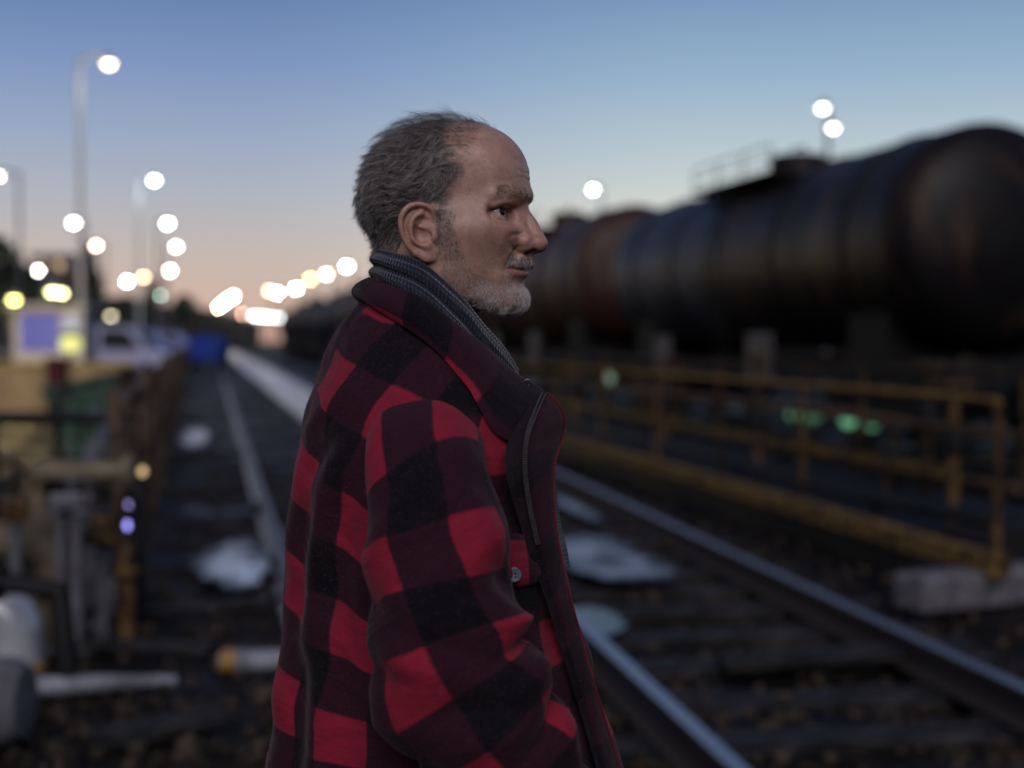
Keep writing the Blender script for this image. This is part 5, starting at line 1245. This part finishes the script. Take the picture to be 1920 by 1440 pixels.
# a blue rail trolley at the far end of the single rail
y = 78; x0 = at(392, 655, y)[0]; root = empty('rail_trolley', (x0, y, 0)); tag(root, 'bright blue covered rail trolley far away between fence and track', 'trolley'); BLU = simple('blue_tarp', (.012, .04, .30), .6, var=.3); m = MB(); m.prism([(-.85, .5), (.85, .5), (.85, 1.35), (.55, 1.75), (-.55, 1.75), (-.85, 1.35)], -1.6, 1.6); m.build('cover', BLU, root); m = MB(); m.box((0, 0, .42), (1.6, 3.4, .14)); m.build('deck', DARKST, root)
for sx in (-.7, .7):
    for sy in (-1.1, 1.1): m = MB(); m.lathe([(.02, -.05), (.25, -.05), (.25, .05), (.02, .05)], 16, (sx, sy, .25), 'x'); m.build('wheel', IRON, root)
# ---- trees and far buildings on the left
def leaf_mat():
    t = NT('conifer_leaves'); n = t.noise(t.tc().outputs['Object'], .7, 3, .6); c = t.mix(n.outputs['Fac'], (.016, .026, .015), (.04, .055, .028)); t.set(Base_Color=c, Roughness=.7); return t.m
LEAF = leaf_mat(); BARK = simple('bark', (.07, .05, .04), .9, var=.4)
def tree(u, y, h, w, label, seed, round_=False):
    p = at(u, 640, y); root = empty('tree', (p[0], y, 0)); tag(root, label, 'tree', 'trees beyond the yard'); r = np.random.default_rng(seed)
    m = MB(); m.tube([(0, 0, 0), (.05, 0, h * .4), (0, 0, h * .9)], [.02 * h, .014 * h, .003 * h], 8)
    for k in range(9): a = r.random() * 6.28; z = h * r.uniform(.2, .8); m.tube([(0, 0, z), (w * .35 * math.cos(a), w * .35 * math.sin(a), z + .08 * h)], [.006 * h, .002 * h], 5)
    m.build('trunk', BARK, root, True)
    n = 1700; t_ = r.random(n); z = h * (.12 + .88 * t_); prof = (np.sqrt(np.clip(1 - ((t_ - .45) / .55) ** 2, 0, 1)) if round_ else np.clip((1 - t_) ** .75, .04, 1) * np.clip(t_ * 7, .3, 1)) * w / 2
    a = r.random(n) * 6.28; rad = prof * (r.random(n) ** .4) * (1 + .25 * np.sin(a * 3 + z * 2.2)); c = np.stack([rad * np.cos(a), rad * np.sin(a), z], 1); s = .035 * h * (.5 + r.random(n))
    d1 = r.normal(size=(n, 3)); d1 /= np.linalg.norm(d1, axis=1, keepdims=True); d2 = np.cross(d1, r.normal(size=(n, 3))); d2 /= np.linalg.norm(d2, axis=1, keepdims=True)
    V = np.stack([c + d1 * s[:, None], c + d2 * s[:, None] * .5, c - d1 * s[:, None], c - d2 * s[:, None] * .5], 1).reshape(-1, 3)
    mesh_obj('crown', V, [(4 * i, 4 * i + 1, 4 * i + 2, 4 * i + 3) for i in range(n)], LEAF, root, smooth=False)
for i, (u, y, h, w, lab, rd) in enumerate([(168, 105, 8.5, 3.6, 'tall dark conifer behind the tallest lamp pole', 0), (35, 110, 7.5, 5, 'broad dark tree near the left edge above the yellow lamp', 1), (285, 120, 6.6, 3.4, 'pointed conifer right of the second lamp pole', 0), (120, 125, 7.6, 3.2, 'slim conifer left of the tallest lamp pole', 0), (235, 118, 5.2, 4.2, 'low round tree between the two lamp poles', 1), (345, 170, 7, 4, 'small far tree just left of the fence end', 1), (-15, 95, 8.5, 5, 'dark tree cut by the left edge', 1), (205, 135, 5.6, 4.5, 'small round tree beside the faint yellow lamp', 1)]): tree(u, y, h, w, lab, 40 + i, rd)
WALLS = [simple('far_wall_pale', (.34, .30, .28), .9, var=.2), simple('far_wall_rose', (.34, .23, .20), .9, var=.2), simple('far_wall_grey', (.22, .22, .24), .9, var=.2)]
def building(u0, u1, vtop, y, wi, label, seed):
    a = at(u0, vtop, y); b = at(u1, vtop, y); root = empty('building', ((a[0] + b[0]) / 2, y, 0)); tag(root, label, 'building', 'far buildings'); w = b[0] - a[0]; h = a[2]; r = np.random.default_rng(seed)
    m = MB(); m.box((0, 4, h / 2), (w, 8, h)); m.build('wall', WALLS[wi], root); m = MB(); m.box((0, 4, h + .12), (w + .5, 8.5, .24)); m.build('roof', WALLS[2], root)
    nx = max(2, int(w / 2.6)); nz = max(1, int(h / 3))
    for i in range(nx):
        for k in range(nz):
            x = -w / 2 + (i + .5) * w / nx; z = (k + .55) * h / nz; lit = r.random() < .22; m = MB(); m.box((x, -.02, z), (1.1, .12, 1.3)); f = m.build('window', DARKST, root); m = MB(); m.box((x, -.09, z), (.95, .03, 1.15)); m.build('pane', gl((1, .75, .4), .8) if lit else DARKST, f)
building(-60, 60, 500, 150, 0, 'pale block of flats at the far left above the yard', 1); building(58, 128, 478, 190, 1, 'rose coloured taller building left of the tallest pole', 2); building(130, 215, 560, 160, 2, 'low grey building behind the conifers', 3); building(215, 300, 575, 170, 0, 'low pale building between the lamp poles', 4); building(300, 350, 600, 210, 1, 'small rose building near the end of the fence', 5)
# parked vans with pale sides in the yard
def van(u, y, col, label, rz):
    p = at(u, 640, y); root = empty('parked_van', (p[0], y, 0), rz); tag(root, label, 'van', 'vans parked in the yard'); P_ = simple('van_paint', col, .35, var=.1)
    m = MB(); m.prism([(-2.3, .35), (2.2, .35), (2.35, .75), (2.25, 1.05), (1.5, 1.2), (1.0, 1.95), (-2.3, 2.0)], -.9, .9); bd = m.build('body', P_, root)
    m = MB(); m.prism([(1.42, 1.22), (.98, 1.82), (.2, 1.84), (.2, 1.22)], -.93, .93); m.build('window', simple('van_glass', (.03, .035, .04), .1), bd)
    for x in (-1.5, 1.45):
        for s in (-.82, .82): m = MB(); m.lathe([(.02, -.1), (.2, -.11), (.34, -.1), (.34, .1), (.2, .11), (.02, .1)], 18, (x, s, .34), 'y'); m.build('wheel', BLACKP, root, True)
    for s in (-.65, .65): m = MB(); m.box((2.32, s, .72), (.06, .3, .18)); m.build('headlight', PLATE, root)
van(185, 46, (.42, .42, .60), 'pale violet van parked right of the kiosk', R(8)); van(245, 62, (.20, .22, .55), 'blue van parked farther off beside the fence', R(4)); van(300, 80, (.35, .35, .6), 'small bluish van near the end of the fence', R(-5))
# light actually thrown by the nearest lamps
def lamp_light(u, v, y, col, power, r=.25):
    p = at(u, v, y); d = bpy.data.lights.new('lamp_light', 'POINT'); d.energy = power; d.color = col; d.shadow_soft_size = r; o = bpy.data.objects.new('lamp_light', d); COL.objects.link(o); o.location = (p[0], p[1] - .3, p[2] - .6)
lamp_light(98, 547, 46, (1, .78, .35), 260); lamp_light(26, 562, 34, (1, .72, .25), 420); lamp_light(204, 120, 37.7, WARM, 60); lamp_light(289, 338, 66, COOL, 120)

# ---- the dark bank behind the train
m = MB(); a = START + tdir * -60 + np.array([9, 0]); b = START + tdir * 260 + np.array([9, 0]); nrm = np.array([tdir[1], -tdir[0]]); V = []; F_ = []; r = np.random.default_rng(3)
for i in range(81):
    p = a + (b - a) * i / 80; h = 2.5 + .5 * math.sin(i * .9) + .35 * r.normal()
    V += [(p[0], p[1], -.3), (p[0] + nrm[0] * 2.5, p[1] + nrm[1] * 2.5, h * .8), (p[0] + nrm[0] * 4, p[1] + nrm[1] * 4, h), (p[0] + nrm[0] * 12, p[1] + nrm[1] * 12, h * .9), (p[0] + nrm[0] * 20, p[1] + nrm[1] * 20, -.3)]
for i in range(80):
    for k in range(4): F_.append((i * 5 + k, i * 5 + k + 1, i * 5 + k + 6, i * 5 + k + 5))
o = mesh_obj('hills', V, F_, simple('dark_bank', (.008, .008, .008), .95, var=.5, scale=.6, bump=.5), smooth=False); o['kind'] = 'structure'

# ---- clutter between the pipes: more pipe runs, valves, planks and lumps
def run(pts, r, mat, label, cat='pipe', name='pipe_run', fl=()):
    P = [np.array(p, float) for p in pts]; root = empty(name, (P[0][0], P[0][1], 0)); L = np.array(root.location); tag(root, label, cat)
    m = MB(); m.tube([p - L for p in P], r, 12); m.build('pipe', mat, root, True)
    for k in fl:
        a = P[k] * .8 + P[k + 1] * .2 - L; m = MB(); flange(m, a, P[k + 1] - P[k], r * 1.6, .018); m.build('flange', mat, root, True)
a, b = at(-20, 905, 7.3), at(240, 930, 7.3); run([a, b, b + np.array([.06, 0, -.05]), np.array([b[0] + .06, 7.3, -.05])], .03, BLACKP, 'thin black pipe run behind the cream pipe bend', fl=(0,))
a, b = at(-20, 1000, 6.9), at(225, 1010, 6.9); run([a, b, np.array([b[0] + .03, 6.9, b[2] - .05]), np.array([b[0] + .03, 6.9, -.05])], .038, RUST, 'rusty brown pipe run below the black one', fl=(0, 2))
a, b = at(170, 860, 7.8), at(210, 790, 8.8); run([np.array([a[0], a[1], -.05]), a, b, b + np.array([-.3, .6, .02])], .045, GREYP, 'grey pipe climbing back towards the green skip', fl=(1,))
a = at(-30, 1090, 5.9); b = at(110, 1105, 5.9); run([a, b, np.array([b[0] + .05, 5.9, -.05])], .05, BLACKP, 'thick black pipe behind the shiny white elbow', fl=(0,))
def valve(u, v, y, label):
    p = at(u, v, y); root = empty('valve', (p[0], y, 0)); tag(root, label, 'valve', 'valves in the pipework'); m = MB(); m.tube([(0, 0, -.05), (0, 0, p[2])], .03, 10); m.build('stem', GREYP, root, True)
    m = MB(); m.lathe([(.02, -.06), (.06, -.05), (.07, 0), (.06, .05), (.02, .06)], 16, (0, 0, p[2])); m.build('bonnet', RUST, root, True)
    m = MB(); m.tube([(.09 * math.cos(q), -.02, p[2] + .12 + .09 * math.sin(q)) for q in np.linspace(0, 6.283, 22)], .010, 6, False); m.tube([(-.09, -.02, p[2] + .12), (.09, -.02, p[2] + .12)], .007, 5); m.tube([(0, -.02, p[2]), (0, -.02, p[2] + .21)], .008, 5); m.build('wheel', RUST, root, True)
valve(192, 985, 7.0, 'rusty valve wheel beside the brown pipe run'); valve(262, 880, 8.4, 'rusty valve wheel in front of the fence'); valve(28, 955, 6.6, 'rusty valve wheel left of the cream pipe bend')
def plank(u, v, ln, w, rz, label, k):
    p = ground_at(u, v); m = MB(); m.box((0, 0, 0), (ln, w, .045), bev=.006); o = m.build('plank', WOODM, None); o.location = (p[0], p[1], .022 + .01 * k); o.rotation_euler = (R(3), R(-2), rz); tag(o, label, 'plank', 'planks left on the earth')
plank(350, 1150, .9, .14, R(20), 'dark plank lying between the puddle and the pipe stands', 0); plank(250, 1225, .8, .12, R(-12), 'dark plank lying just above the long pale pipe', 1); plank(300, 1375, .5, .16, R(35), 'short black plank on the earth at the bottom left', 0); plank(1590, 1235, 1.2, .2, R(8), 'dark plank lying beyond the right rail by the concrete beam', 0)

def glint(u, v, y, col, label, st=3.5):  # glints by the fence, added as small glowing beads on posts
    p = at(u, v, y); root = empty('glint_bead', (p[0], y, 0)); tag(root, label, 'marker lamp', 'small glints added before the fence'); m = MB(); m.tube([(0, .02, 0), (0, .02, p[2] - .03)], .012, 6); m.build('post', DARKST, root, True)
    m = MB(); m.lathe([(.004, -.022), (.014, -.018), (.019, 0), (.014, .018), (.004, .022)], 12, (0, 0, p[2])); m.build('lens', gl(col, st), root, True)
glint(236, 985, 7.2, (.35, .33, 1.0), 'lower violet glint in front of the rusty fence, added as a glowing bead'); glint(238, 944, 7.3, (.45, .40, .95), 'upper violet glint in front of the rusty fence, added as a glowing bead', 2); glint(267, 884, 7.5, (1, .68, .35), 'small amber glint at the end of the cream pipe, added as a glowing bead', 1.2)
# low wooded rise closing the horizon on the left
V = []; F_ = []; r = np.random.default_rng(8)
for i in range(61):
    a = R(100 + i * 1.6); d = 230 + 20 * math.sin(i * .7); h = 7 + 2.5 * math.sin(i * .8) + 1.3 * r.normal()
    for dd, hh in ((0, -.5), (8, h * .7), (16, h), (50, h * .8), (90, -.5)): V.append(((d + dd) * math.cos(a), (d + dd) * math.sin(a), hh))
for i in range(60):
    for k in range(4): F_.append((i * 5 + k, i * 5 + k + 1, i * 5 + k + 6, i * 5 + k + 5))
o = mesh_obj('hills', V, F_, simple('wooded_rise', (.020, .024, .020), .95, var=.5, scale=.08, bump=.5), smooth=False); o['kind'] = 'structure'

# ---- pipework and valve stands on the loading platform
for j, (off, z, r_, mt, lab) in enumerate(((.45, .36, .05, BLACKP, 'black pipe along the platform just behind the yellow kerb'), (.85, .52, .035, RUST, 'rusty pipe along the middle of the platform'), (1.25, .40, .06, BLACKP, 'thick black pipe along the platform near its far side'), (1.55, .80, .03, RUST, 'thin rusty pipe at hip height on the far side of the platform'))):
    ys_ = np.linspace(8.6 + .5 * j, 40, 16); root = empty('pipe_run', (k1(ys_[0]) + off, ys_[0], .235)); L = np.array(root.location); tag(root, lab, 'pipe', 'pipes along the platform'); m = MB(); m.tube([np.array([k1(q) + off, q, z + .02 * math.sin(q)]) - L for q in ys_], r_, 10); m.build('pipe', mt, root, True)
    for q in (10.2 + j * .7, 13.0 + j * .5, 16.5 + j, 21 + j): m = MB(); p_ = np.array([k1(q) + off, q, 0]) - L; m.tube([(p_[0], p_[1], 0), (p_[0], p_[1], z - .235)], .025, 8); m.build('support', mt, root, True)
vs0 = None
for j, (q, off, h) in enumerate(((9.6, .7, .95), (11.4, 1.4, 1.05), (12.9, .6, .85), (14.6, 1.2, 1.1), (16.4, .8, .9), (18.2, 1.4, 1.0), (20.3, .7, .95))):
    if vs0 is None:
        vs0 = empty('valve_stand'); m = MB(); m.tube([(0, 0, 0), (0, 0, .9)], .035, 10); m.build('stem', RUST, vs0, True); m = MB(); m.lathe([(.02, -.1), (.09, -.08), (.10, 0), (.09, .08), (.02, .1)], 16, (0, 0, .55)); m.build('bonnet', BLACKP, vs0, True); m = MB(); m.tube([(.13 * math.cos(a), .13 * math.sin(a), .9) for a in np.linspace(0, 6.283, 24)], .014, 6, False); m.tube([(-.13, 0, .9), (.13, 0, .9)], .010, 5); m.tube([(0, -.13, .9), (0, .13, .9)], .010, 5); m.build('wheel', RUST, vs0, True); c = vs0
    else: c = copy_tree(vs0)
    c.location = (k1(q) + off, q, .235); c.scale = (1, 1, h / .9); tag(c, 'dark valve stand with a rusty hand wheel on the loading platform', 'valve', 'valve stands on the platform')
